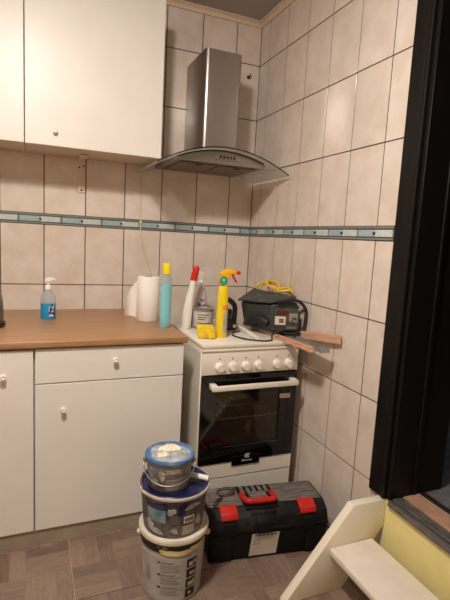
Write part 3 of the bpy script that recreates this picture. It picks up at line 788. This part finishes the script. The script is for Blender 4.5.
# dark green box-shaped tool
M_DGREEN = mat('dark_green_housing', (62, 66, 60), 0.45, col2=(46, 50, 47), vscale=14)
M_DGTOP = mat('dusty_dark_cover', (66, 68, 66), 0.6, col2=(132, 130, 124), vscale=16, lo=0.55, hi=0.75)
ox, oy = -0.13, -0.44
t = thing('power_tool', 'dark green boxy power tool with dusty cover and barcode tag', 'power tool', (ox, oy, HT))
def W(*p): return (p[0] - ox, p[1] - oy, p[2] - HT)
low = [W(-0.212, -0.44, 0.8045), W(-0.165, -0.655, 0.8045), W(-0.038, -0.665, 0.8045), W(-0.045, -0.25, 0.8045)]
top = [W(-0.235, -0.43, 0.925), W(-0.172, -0.640, 0.943), W(-0.040, -0.66, 0.955), W(-0.055, -0.22, 0.948)]
obj('housing', hexa(nbm(), low + top, 0.010), M_DGREEN, t, 40)
lo_ = [W(-0.252, -0.432, 0.930), W(-0.180, -0.645, 0.948), W(-0.045, -0.650, 0.972), W(-0.050, -0.19, 0.955)]
hi_ = [Vector(p) + Vector((0, 0, 0.010)) for p in lo_]
obj('cover', hexa(nbm(), lo_ + hi_, 0.003), M_DGTOP, t, 40)
# end plate with tag
ep = nbm(); hexa(ep, [W(-0.172, -0.672, 0.826), W(-0.040, -0.684, 0.822), W(-0.040, -0.662, 0.822), W(-0.172, -0.652, 0.826),
                      W(-0.164, -0.670, 0.932), W(-0.046, -0.682, 0.926), W(-0.046, -0.662, 0.926), W(-0.164, -0.652, 0.932)], 0.004)
M_PLATE = mat('green_grey_plate', (52, 58, 52), 0.35, col2=(80, 84, 74), vscale=30)
pl = obj('end_plate', ep, M_PLATE, t, 40)
def onplate(name, u0, u1, v0, v1, m, d=0.0012, par=None):
    P = []
    for dd in (0.0006, -d):
        for u, v in ((u0, v0), (u1, v0), (u1, v1), (u0, v1)):
            P.append(W(-0.168 + 0.125 * u, -0.671 - 0.0115 * u + dd, 0.826 + 0.104 * v - 0.005 * u))
    return obj(name, hexa(nbm(), P), m, par or pl)
M_TAG = mat('white_tag', (226, 214, 206), 0.6)
tg = onplate('tag', 0.02, 0.44, 0.26, 0.64, M_TAG, 0.002)
onplate('red_strip', 0.06, 0.55, 0.72, 0.90, mat('dark_red_strip', (96, 34, 28), 0.5))
onplate('grey_mark', 0.58, 0.94, 0.40, 0.80, mat('pale_grey_mark', (150, 150, 140), 0.5, col2=(60, 66, 60), vscale=60, lo=0.48, hi=0.52))
onplate('lower_strip', 0.50, 0.92, 0.08, 0.20, mat('dull_strip', (112, 110, 96), 0.5))
for k in range(9):
    u = 0.18 + k * 0.022
    onplate('tag_bar', u, u + (0.012 if k % 3 else 0.017), 0.34, 0.54, M_PRINT, 0.0026)
# black guard hoop around the end
hp = spline([W(-0.15, -0.660, 0.955), W(-0.06, -0.672, 0.966), W(-0.018, -0.690, 0.930), W(-0.016, -0.695, 0.880), W(-0.022, -0.690, 0.832), W(-0.06, -0.688, 0.810), W(-0.12, -0.682, 0.810)], 6)
obj('guard_hoop', tube(nbm(), hp, 0.0075, 10), M_RUB, t, 60)
# black grip on its near side
gp = spline([W(-0.214, -0.46, 0.822), W(-0.212, -0.52, 0.846), W(-0.200, -0.58, 0.866), W(-0.178, -0.63, 0.850)], 6)
obj('grip', tube(nbm(), gp, 0.02, 12, rs=[0.014 + 0.007 * math.sin(PI * k / (len(gp) - 1)) for k in range(len(gp))]), M_RUB, t, 60)

# yellow strap bundle on the tool
M_YSTR = mat('yellow_cord', (236, 196, 40), 0.6)
t = thing('cord_bundle', 'tangled yellow cord lying on the dark green tool', 'cord', (-0.075, -0.42, 0.980))
for q, P in enumerate(([(-0.03, 0.10, 0.005), (0.0, 0.07, 0.035), (0.03, 0.02, 0.050), (0.03, -0.05, 0.036), (0.0, -0.10, 0.012), (0.04, -0.15, 0.02)],
                       [(0.045, 0.05, 0.005), (0.02, 0.03, 0.044), (-0.01, 0.0, 0.046), (-0.02, -0.04, 0.03), (0.02, -0.08, 0.02), (0.05, -0.10, 0.03), (0.05, -0.16, 0.01)],
                       [(-0.015, 0.06, 0.005), (0.02, 0.09, 0.025), (0.05, 0.06, 0.04), (0.045, 0.0, 0.02), (0.02, -0.02, 0.006)])):
    obj('cord_loop', tube(nbm(), spline(P, 7), 0.0055, 7), M_YSTR, t, 60)
obj('tag', hexa(nbm(), [(0.0, 0.02, 0.006), (0.03, -0.03, 0.006), (0.038, -0.02, 0.008), (0.008, 0.03, 0.008), (0.0, 0.02, 0.03), (0.03, -0.03, 0.034), (0.038, -0.02, 0.034), (0.008, 0.03, 0.03)]), mat('pinkish_wrap', (214, 160, 150), 0.6), t)

# wooden strips, metal profile, white tube, cables
M_RAWW = mat('raw_pine', (214, 170, 142), 0.65, col2=(194, 144, 116), vscale=9, stretch=(1.0, 10, 10))
M_PROF = mat('grey_metal_profile', (158, 154, 150), 0.45, metal=0.2, col2=(132, 128, 124), vscale=12)
M_WEND = mat('pale_end', (226, 216, 204), 0.6)
def strip(name, label, cat, p0, p1, wd, th, m, roll=0.0, group=None, bev=0.0015, notch=False):
    p0 = Vector(p0); p1 = Vector(p1); d = p1 - p0; L_ = d.length
    b = nbm()
    if notch: prism(b, [(0, -wd / 2), (L_ - 0.012, -wd / 2), (L_, -wd / 6), (L_ - 0.004, wd / 2), (0, wd / 2)], 'z', 0, th, bev)
    else: bx(b, 0, L_, -wd / 2, wd / 2, 0, th, bev)
    o = obj(name, b, m, None)
    o.location = p0
    xa = d.normalized(); ya = Vector((0, 0, 1)).cross(xa).normalized(); za = xa.cross(ya)
    mm = Matrix((xa, ya, za)).transposed() @ Matrix.Rotation(roll, 3, 'X')
    o.rotation_euler = mm.to_euler()
    return tag(o, label, cat, group)
strip('wood_strip', 'reddish wood strip standing on edge along the tiled right wall', 'wood strip', (-0.030, -0.70, 0.806), (-0.012, -0.972, 0.842), 0.036, 0.010, M_RAWW, R(90), 'offcuts of wood on the cooker')
strip('wood_strip', 'long raw wood strip jutting over the cooker front edge', 'wood strip', (-0.150, -0.42, HT + 0.001), (-0.128, -0.945, HT + 0.001), 0.030, 0.010, M_RAWW, 0, 'offcuts of wood on the cooker', notch=True)
strip('wood_strip', 'raw wood strip laid on top of the longer one', 'wood strip', (-0.163, -0.45, HT + 0.0115), (-0.118, -0.925, HT + 0.0115), 0.020, 0.007, M_RAWW, 0, 'offcuts of wood on the cooker')
b = nbm(); prism(b, [(-0.022, 0), (0.022, 0), (0.022, 0.016), (0.0195, 0.016), (0.0195, 0.0025), (-0.0195, 0.0025), (-0.0195, 0.016), (-0.022, 0.016)], 'y', 0, 0.50)
tag(obj('metal_profile', b, M_PROF, None, loc=(-0.078, -0.958, HT + 0.0008), rot=(0, 0, R(-1))), 'grey metal channel profile beside the wood strips', 'metal profile')
b = nbm(); L_ = 0.34
tube(b, [(0, 0, 0), (0, L_, 0)], 0.0105, 16)
tag(obj('white_tube', b, M_WHITEP, None, 50, loc=(-0.262, -0.690, HT + 0.0108), rot=(0, 0, R(-6))), 'thin white plastic tube lying on the cooker front', 'tube')
cb2 = spline([(-0.262, -0.50, 0.7895), (-0.298, -0.52, 0.7895), (-0.335, -0.58, 0.7895), (-0.315, -0.665, 0.7895), (-0.25, -0.718, 0.7895), (-0.20, -0.712, 0.7895), (-0.186, -0.69, 0.806), (-0.165, -0.695, 0.822), (-0.14, -0.705, 0.832), (-0.12, -0.705, 0.834)], 8)
tag(obj('extension_cord', tube(nbm(), cb2, 0.0035, 7), M_RUB, None, 60), 'thin black cord looping over the cooker front edge', 'cord')

# ------------------------------------------------------------------ buckets
FRONT = math.atan2(-1.43, -0.47)
def blob_patch(name, a0, z0, ra, rz, m, par, off=0.0014, seed=1):
    rn = random.Random(seed); b = nbm(); NS = 26; ph = [rn.uniform(0, 6.28) for _ in range(5)]
    rad = [1 + 0.22 * math.sin(2 * 2 * PI * k / NS + ph[0]) + 0.16 * math.sin(3 * 2 * PI * k / NS + ph[1]) + 0.12 * math.sin(5 * 2 * PI * k / NS + ph[2]) + rn.uniform(-.1, .1) for k in range(NS)]
    rings = []
    for q in (0.35, 0.7, 1.0, 1.04):
        ring = []
        for k in range(NS):
            an = 2 * PI * k / NS; th = FRONT + R(a0 + ra * rad[k] * q * math.cos(an)); z = z0 + rz * rad[k] * q * math.sin(an)
            rr_ = fr(z) + (off if q <= 1.0 else -0.0006); ring.append(b.verts.new((rr_ * math.cos(th), rr_ * math.sin(th), z)))
        rings.append(ring)
    th = FRONT + R(a0); c0 = b.verts.new(((fr(z0) + off) * math.cos(th), (fr(z0) + off) * math.sin(th), z0))
    for k in range(NS): b.faces.new((c0, rings[0][k], rings[0][(k + 1) % NS]))
    for A_, B_ in zip(rings, rings[1:]):
        for k in range(NS): b.faces.new((A_[k], B_[k], B_[(k + 1) % NS], A_[(k + 1) % NS]))
    return obj(name, b, m, par, 60)
def bucket_body(r0, r1, h, seg=48):
    b = nbm(); wt = 0.003
    lathe(b, [(r0 - 0.004, 0), (r0, 0.004), (r1, h), (r1 - wt, h), (r0 - wt, 0.006), (0.002, 0.006)], seg, caps=True)
    return b
M_BW = mat('dirty_white_bucket', (192, 186, 178), 0.42, col2=(160, 152, 142), vscale=9)
M_BLAB = mat('bucket_label_grey', (182, 180, 178), 0.45, col2=(164, 160, 156), vscale=12)
M_RIMW = mat('plaster_white_rim', (232, 224, 208), 0.6, col2=(210, 198, 180), vscale=20, bump=0.3)
M_BSTAIN = mat('black_yellow_smear', (34, 29, 32), 0.5, col2=(206, 192, 140), vscale=22, stretch=(1, 1, 2), lo=0.58, hi=0.66)
M_YSTAIN = mat('dried_yellow_paint', (224, 212, 150), 0.7, col2=(206, 190, 124), vscale=20, bump=0.4)
BX, BY = -0.742, -1.075
t = thing('bucket', 'large white paint bucket with printed label, bottom of the stack', 'bucket', (BX, BY, 0), 0, 'stacked paint buckets')
r0, r1, h = 0.102, 0.115, 0.238
fr = lambda z: r0 + (r1 - r0) * z / h
obj('bucket', bucket_body(r0, r1, h), M_BW, t, 40)
b = nbm(); lathe(b, [(fr(0.222), 0.2262), (0.121, 0.2268), (0.1225, 0.231), (0.1225, 0.241), (0.120, 0.246), (0.1155, 0.246), (0.1125, 0.242), (0.004, 0.2415)], 48, caps=False)
lid = obj('lid', b, M_RIMW, t, 40)
def patch(name, a0, a1, z0, z1, m, par, off=0.0008, n=8):
    b = nbm(); curved_patch(b, fr, FRONT + R(a0), FRONT + R(a1), z0, z1, off, n=n); return obj(name, b, m, par, 60)
lb = patch('label', -62, 70, 0.012, 0.176, M_BLAB, t, 0.0007, 20)
patch('smear_band', -85, 80, 0.194, 0.2255, M_BSTAIN, t, 0.0022, 24)
blob_patch('dried_smear', 14, 0.197, 32, 0.011, M_YSTAIN, t, 0.0030, 4)
blob_patch('dried_smear', 50, 0.206, 16, 0.008, M_YSTAIN, t, 0.0030, 8)
for k, (z0, z1) in enumerate(((0.132, 0.164), (0.094, 0.126), (0.056, 0.088), (0.018, 0.050))):
    pc = patch('pictogram', 27, 48, z0, z1, M_BLACK, lb, 0.0013, 6)
    M_BL2 = M_BLAB
    patch('pictogram_shape', 31 + 2 * (k % 2), 39 + 3 * (k % 3), z0 + 0.006 + 0.003 * (k % 2), z1 - 0.012, M_BL2, pc, 0.0018, 3)
    if k < 3: patch('pictogram_shape', 41, 46, z0 + 0.010, z1 - 0.008 - 0.006 * (k % 2), M_BL2, pc, 0.0018, 2)
M_TXT = mat('grey_text_print', (128, 122, 120), 0.6)
M_BRN = mat('brown_print_dot', (120, 74, 52), 0.6)
for blk, z in enumerate((0.158, 0.112, 0.064)):
    patch('print_dot', -26, -20, z - 0.003, z + 0.004, M_BRN if blk == 0 else M_PRINT, lb, 0.0013, 2)
    patch('heading_line', -18, 4 + 3 * blk, z - 0.002, z + 0.003, M_TXT, lb, 0.0013, 5)
    for q in range(5 if blk < 2 else 4):
        patch('text_line', -20, 16 - (q * 7) % 9, z - 0.010 - q * 0.0062, z - 0.0078 - q * 0.0062, M_TXT, lb, 0.0013, 6)
# droplet shape and handle ends
M_DROP = mat('silver_drop_print', (158, 152, 146), 0.35, metal=0.3)
b = nbm(); N_ = 16; vs = []
for k in range(N_):
    a = 2 * PI * k / N_; s_ = math.sin(a); c_ = math.cos(a)
    ang = FRONT + R(-47 + 6.5 * s_ * (1.0 if c_ < 0 else (1 - c_) ** 0.7)); z = 0.095 + (0.042 * c_ if c_ > 0 else 0.020 * c_)
    vs.append(b.verts.new(((fr(z) + 0.0016) * math.cos(ang), (fr(z) + 0.0016) * math.sin(ang), z)))
b.faces.new(vs); obj('drop_print', b, M_DROP, lb)
M_WIRE = mat('handle_wire', (150, 144, 138), 0.35, metal=1.0)
hw_ = []
for k in range(25):
    a = FRONT + R(-88 + 176 * k / 24); dz = -0.075 * math.sin(PI * k / 24)
    hw_.append((0.126 * math.cos(a + PI), 0.126 * math.sin(a + PI), 0.205 + dz))
obj('handle', tube(nbm(), hw_, 0.002, 6), M_WIRE, t, 60)
for s_ in (-88, 88):
    a = FRONT + R(s_); obj('handle_lug', lathe(nbm(), [(0.008, 0.196), (0.010, 0.200), (0.010, 0.207), (0.008, 0.2095)], 12, 0.1185 * math.cos(a), 0.1185 * math.sin(a)), M_RIMW, t, 40)

# middle bucket
Z2 = 0.2420
t = thing('bucket', 'grey paint-smeared bucket with white barcode, middle of the stack', 'bucket', (BX - 0.004, BY, Z2), 0, 'stacked paint buckets')
r0, r1, h = 0.103, 0.117, 0.153
M_B2 = mat('smeared_grey_bucket', (120, 116, 112), 0.45, col2=(66, 64, 66), vscale=16, lo=0.4, hi=0.6)
M_NAVY = mat('navy_lid', (24, 30, 72), 0.3, col2=(60, 66, 104), vscale=14, lo=0.5, hi=0.75)
M_PINKW = mat('dirty_rim_white', (206, 192, 182), 0.5, col2=(178, 164, 156), vscale=25)
obj('bucket', bucket_body(r0, r1, h), M_B2, t, 40)
b = nbm(); lathe(b, [(0.1165, 0.140), (0.1225, 0.141), (0.124, 0.144), (0.124, 0.1495), (0.122, 0.152), (0.1195, 0.1525)], 48, caps=False); obj('rim', b, M_PINKW, t, 40)
b = nbm(); lathe(b, [(0.1195, 0.1526), (0.116, 0.1550), (0.111, 0.1535), (0.107, 0.1470), (0.003, 0.1468)], 48, caps=False); obj('lid', b, M_NAVY, t, 40)
M_SMW = mat('whitish_smear', (188, 182, 176), 0.7, col2=(120, 116, 114), vscale=30, lo=0.4, hi=0.65)
M_LB = mat('blue_grey_print', (128, 156, 168), 0.5, col2=(90, 108, 122), vscale=30, lo=0.45, hi=0.7)
patch('label_picture', -48, -12, 0.058, 0.104, M_LB, t, 0.0010, 8)
blob_patch('paint_smear', -24, 0.116, 15, 0.014, M_NAVY, t, 0.0016, 21)
blob_patch('paint_smear', 17, 0.108, 9, 0.020, M_NAVY, t, 0.0016, 22)
for k, (a_, z_, ra_, rz_) in enumerate(((-44, 0.040, 8, 0.016), (-2, 0.100, 7, 0.012), (34, 0.112, 12, 0.010), (-30, 0.022, 12, 0.008), (52, 0.050, 7, 0.018), (4, 0.030, 6, 0.010))):
    blob_patch('plaster_smear', a_, z_, ra_, rz_, M_SMW, t, 0.0017, 30 + k)
M_SM = mat('pale_smear', (176, 168, 160), 0.6, col2=(96, 92, 92), vscale=22, lo=0.45, hi=0.6)
pm = mat('dark_label_panel', (84, 80, 80), 0.5, col2=(108, 102, 100), vscale=20)
patch('label_block', -4, 14, 0.054, 0.086, pm, t, 0.0010, 4); patch('label_block', -4, 14, 0.012, 0.046, pm, t, 0.0010, 4)
patch('label_block', 44, 66, 0.020, 0.100, pm, t, 0.0010, 6)
bc = patch('barcode', 20, 40, 0.056, 0.078, M_TAG, t, 0.0014, 5)
for k in range(8): patch('barcode_bar', 21.8 + k * 2.1, 22.9 + k * 2.1 + (0.5 if k % 3 == 0 else 0), 0.061, 0.076, M_PRINT, bc, 0.0020, 1)
patch('text_panel', 18, 42, 0.014, 0.044, M_SM, t, 0.0014, 5)
g0 = Vector((0.056, -0.002, 0.1655)); g1 = Vector((0.108, -0.050, 0.1655))
obj('handle_grip', tube(nbm(), [g0, g1], 0.0095, 14), M_WHITEP, t, 50)
hw_ = spline([(-0.119, -0.03, 0.1555), (-0.095, 0.07, 0.158), (-0.02, 0.098, 0.158), (0.045, 0.06, 0.163), (0.056, -0.002, 0.1655)], 6)
obj('handle_wire', tube(nbm(), hw_, 0.002, 6), M_WIRE, t, 60)

# top bucket
Z3 = Z2 + 0.1472
t = thing('bucket', 'small grey bucket with blue lid caked in plaster, top of the stack', 'bucket', (BX - 0.026, BY - 0.004, Z3), 0, 'stacked paint buckets')
r0, r1, h = 0.070, 0.080, 0.110
M_B3 = mat('greyish_bucket', (120, 114, 108), 0.4, col2=(154, 146, 136), vscale=10, lo=0.45, hi=0.7)
M_BLUELID = mat('blue_lid', (70, 112, 160), 0.4, col2=(150, 166, 184), vscale=16, lo=0.5, hi=0.75)
M_PLAST = mat('dried_plaster', (190, 190, 190), 0.85, col2=(140, 148, 156), vscale=26, bump=0.8, bscale=60)
M_PLASTC = mat('cream_plaster', (234, 224, 196), 0.85, bump=0.6, bscale=70)
obj('bucket', bucket_body(r0, r1, h), M_B3, t, 40)
b = nbm(); lathe(b, [(0.0805, 0.100), (0.0832, 0.101), (0.0842, 0.104), (0.0842, 0.111), (0.0825, 0.114), (0.0795, 0.114), (0.077, 0.1095), (0.003, 0.109)], 48, caps=False); obj('lid', b, M_BLUELID, t, 40)
def crust(name, rad, cx_, cy_, z, hgt, m, seed, ecc=1.0):
    rn = random.Random(seed); b = nbm(); rings = []; NR, NS = 7, 28
    ph = [rn.uniform(0, 6.28) for _ in range(4)]
    for i in range(NR + 1):
        q = i / NR; ring = []
        for k in range(NS):
            a = 2 * PI * k / NS
            wob = 0.35 if rad > 0.05 else 1.0
            rr_ = rad * q * (1 + 0.12 * wob * math.sin(3 * a + ph[0]) + 0.08 * wob * math.sin(5 * a + ph[1]))
            zz = z + hgt * (1 - q ** 3) * (0.7 + 0.3 * math.sin(4 * a + ph[2] + 5 * q)) + (rn.uniform(-1, 1) * hgt * 0.25 if 0 < i < NR else 0)
            if i == NR: zz = z - 0.0005
            ring.append(b.verts.new((cx_ + rr_ * math.cos(a) * ecc, cy_ + rr_ * math.sin(a), max(zz, z - 0.0005))) if i else None)
        rings.append(ring)
    c0 = b.verts.new((cx_, cy_, z + hgt))
    for k in range(NS): b.faces.new((c0, rings[1][k], rings[1][(k + 1) % NS]))
    for i in range(1, NR):
        for k in range(NS): b.faces.new((rings[i][k], rings[i + 1][k], rings[i + 1][(k + 1) % NS], rings[i][(k + 1) % NS]))
    return obj(name, b, m, t, 50)
crust('plaster_crust', 0.0705, 0, 0, 0.1095, 0.004, M_PLAST, 3)
crust('plaster_lump', 0.026, 0.008, 0.030, 0.111, 0.012, M_PLASTC, 5, 1.5)
crust('plaster_lump', 0.018, -0.028, -0.012, 0.111, 0.009, M_PLASTC, 9, 1.2)
crust('plaster_lump', 0.018, 0.036, -0.020, 0.111, 0.008, M_PLAST, 11, 1.3)
fr = lambda z: r0 + (r1 - r0) * z / h
blob_patch('plaster_smear', 20, 0.078, 22, 0.010, M_SMW, t, 0.0012, 51); blob_patch('paint_smear', -46, 0.066, 13, 0.018, mat('blue_smear', (84, 108, 132), 0.5, col2=(150, 146, 140), vscale=30), t, 0.0012, 52)
blob_patch('plaster_smear', -16, 0.062, 9, 0.013, M_SMW, t, 0.0012, 53); blob_patch('plaster_smear', -38, 0.034, 10, 0.010, M_SMW, t, 0.0012, 54)
patch('label_block', -6, 58, 0.012, 0.050, pm if False else mat('brown_grey_label', (120, 112, 104), 0.5, col2=(144, 136, 126), vscale=18), t, 0.0010, 10)
hw_ = []
for k in range(25):
    a = FRONT + R(-84 + 168 * k / 24); dz = -0.050 * math.sin(PI * k / 24) ** 0.8
    rr_ = 0.0885 + 0.003 * math.sin(PI * k / 24)
    hw_.append((rr_ * math.cos(a), rr_ * math.sin(a), 0.088 + dz))
obj('handle', tube(nbm(), hw_, 0.0024, 7), M_WIRE, t, 60)
for s_ in (-84, 84):
    a = FRONT + R(s_); obj('handle_lug', lathe(nbm(), [(0.007, 0.082), (0.008, 0.085), (0.008, 0.0925), (0.007, 0.0955)], 12, 0.083 * math.cos(a), 0.083 * math.sin(a)), M_B3, t, 40)

# ------------------------------------------------------------------ toolbox
M_TBX = mat('black_toolbox', (11, 11, 12), 0.6, spec=0.3, col2=(18, 17, 17), vscale=12)
M_DUST = mat('dusty_grey_lid', (126, 118, 110), 0.8, col2=(78, 73, 69), vscale=18, stretch=(0.6, 3, 1), lo=0.35, hi=0.65)
M_LIDE = mat('lid_edge_black', (18, 17, 17), 0.6, spec=0.3, col2=(52, 48, 46), vscale=14, lo=0.5, hi=0.75)
t = thing('toolbox', 'black plastic toolbox with red latches and red handle on floor', 'toolbox', (-0.346, -1.066, 0), R(-8.2))
TW = 0.250; TD = 0.205
# tub: slightly tapered with panels
obj('tub', hexa(nbm(), [(-TW + 0.008, 0.004, 0), (TW - 0.008, 0.004, 0), (TW - 0.008, TD - 0.004, 0), (-TW + 0.008, TD - 0.004, 0),
                        (-TW + 0.002, 0, 0.118), (TW - 0.002, 0, 0.118), (TW - 0.002, TD, 0.118), (-TW + 0.002, TD, 0.118)], 0.006), M_TBX, t, 40)
for x in (-TW + 0.055, TW - 0.055): obj('tub_rib', bx(nbm(), x - 0.040, x + 0.040, -0.006, 0.006, 0.008, 0.112, 0.004, 2), M_TBX, t, 40)
obj('rim', bx(nbm(), -TW, TW, -0.006, TD + 0.003, 0.118, 0.131, 0.003, 2), M_LIDE, t, 40)
b = nbm(); prism(b, [(-0.004, 0.131), (TD, 0.131), (TD, 0.188), (0.190, 0.194), (0.050, 0.194), (0.010, 0.170)], 'x', -TW + 0.002, TW - 0.002, 0.004)
obj('lid', b, M_LIDE, t, 40)
for x0, x1 in ((-TW + 0.010, -0.098), (0.052, TW - 0.012)):
    o = obj('organizer_lid', bx(nbm(), x0, x1, 0.056, 0.188, 0.192, 0.199, 0.003, 2), M_DUST, t, 40)
    for k in range(6 if x0 > 0 else 5):
        yy = 0.070 + k * 0.020
        obj('lid_ridge', bx(nbm(), x0 + 0.012, x1 - 0.012, yy, yy + 0.009, 0.199, 0.2012, 0.0008), M_DUST, o)
obj('handle_well', bx(nbm(), -0.092, 0.046, 0.030, 0.190, 0.190, 0.1955, 0.002), M_TBX, t)
for k in range(5): obj('well_rib', bx(nbm(), -0.082 + k * 0.026, -0.066 + k * 0.026, 0.130, 0.186, 0.1955, 0.199, 0.001), M_DUST, t)
b = nbm()
hp = spline([(-0.088, 0.120, 0.200), (-0.086, 0.085, 0.206), (-0.080, 0.060, 0.210), (-0.062, 0.052, 0.211), (0.016, 0.052, 0.211), (0.034, 0.060, 0.210), (0.040, 0.085, 0.206), (0.042, 0.120, 0.200)], 5)
M_RED = mat('red_latch_plastic', (200, 36, 28), 0.4, col2=(170, 30, 26), vscale=30)
h_ = obj('handle', tube(nbm(), hp, 0.012, 12), M_RED, t, 60)
obj('handle_pad', bx(nbm(), -0.060, 0.014, 0.070, 0.122, 0.1955, 0.212, 0.006, 2), M_DUST, t, 40)
for x in (-0.163, 0.163):
    b = nbm(); prism(b, [(0.002, 0.170), (0.008, 0.163), (0.022, 0.170), (0.056, 0.190), (0.060, 0.200), (0.050, 0.205), (0.012, 0.188)], 'x', x - 0.034, x + 0.034, 0.003)
    lt = obj('latch', b, M_RED, t, 40)
    obj('latch_hinge', bx(nbm(), x - 0.024, x + 0.024, -0.010, 0.004, 0.108, 0.160, 0.003, 2), M_TBX, t, 40)
b = nbm(); prism(b, [(-0.012, 0.110), (-0.004, 0.108), (0.004, 0.14), (0.028, 0.176), (0.018, 0.182), (-0.008, 0.152)], 'x', -0.056, 0.010, 0.003)
obj('centre_latch', b, M_TBX, t, 40)
obj('lid_brow', bx(nbm(), -0.075, 0.030, 0.012, 0.040, 0.166, 0.188, 0.004, 2), M_LIDE, t, 40)
# label sheet on the front
def onf(name, x0, x1, z0, z1, m, d, par):
    P = []
    for dd in (0.0, -d):
        for x, z in ((x0, z0), (x1, z0), (x1, z1), (x0, z1)):
            P.append((x + (z - 0.06) * 0.10, 0.004 - 0.004 * z / 0.118 - 0.0003 + dd, z))
    return obj(name, hexa(nbm(), P), m, par)
M_SHEET = mat('pale_label_paper', (206, 196, 182), 0.6, col2=(192, 182, 168), vscale=10)
ls = onf('label_sheet', -0.075, 0.038, 0.012, 0.104, M_SHEET, 0.0012, t)
for k in range(6): onf('heading_block', -0.064 + k * 0.016, -0.053 + k * 0.016, 0.094, 0.101, M_PRINT, 0.0018, ls)
for k in range(4): onf('text_line', -0.066, -0.040 + 0.006 * (k % 2), 0.083 - k * 0.008, 0.0855 - k * 0.008, M_TXT, 0.0018, ls)
# wire loops on the toolbox lid
t = thing('wire_coil', 'small coil of pale wire lying on the toolbox lid', 'wire', (-0.474, -0.906, 0.2015))
for q in range(4):
    pts = []
    for k in range(20):
        a = 2 * PI * k / 20; pts.append(((0.030 + 0.003 * q) * math.cos(a), (0.024 + 0.002 * q) * math.sin(a), 0.003 + 0.003 * q + 0.006 * math.sin(a + q)))
    pts = [(x, y, max(z, 0.0018)) for x, y, z in pts]
    obj('wire_loop', tube(nbm(), pts, 0.0014, 6, closed=True), M_WIRE, t, 60)
t = thing('pocket_tool', 'small silver hand tool lying on the dusty toolbox lid', 'hand tool', (-0.530, -0.962, 0.2015), R(40))
obj('grip', bx(nbm(), -0.030, 0.012, -0.008, 0.008, 0.0, 0.011, 0.004, 2), M_WIRE, t, 40)
obj('blade', bx(nbm(), 0.012, 0.042, -0.007, 0.007, 0.003, 0.007, 0.001), M_WIRE, t)

# ------------------------------------------------------------------ wooden steps up to the doorway
M_CREAM = mat('cream_painted_wood', (240, 232, 214), 0.5, col2=(233, 223, 202), vscale=6)
M_TREAD = mat('whitish_painted_tread', (238, 228, 216), 0.5, col2=(226, 212, 200), vscale=10)
t = thing('steps', 'cream painted wooden steps with white tread below the doorway', 'steps', (-0.1, -1.6, 0))
def Q(x, z): return (x + 0.1, z)
prof = [Q(-0.408, 0.0), Q(-0.148, 0.318), Q(-0.002, 0.318), Q(-0.002, 0.212), Q(-0.168, 0.0)]
for y0 in (-1.301, -2.32):
    obj('stringer', prism(nbm(), prof, 'y', y0 + 1.6, y0 + 1.6 + 0.034, 0.003), M_CREAM, t, 40)
b = nbm(); bx(b, -0.140, 0.048, -0.684, 0.2975, 0.150, 0.178, 0.007, 3)
obj('tread', b, M_TREAD, t, 40)
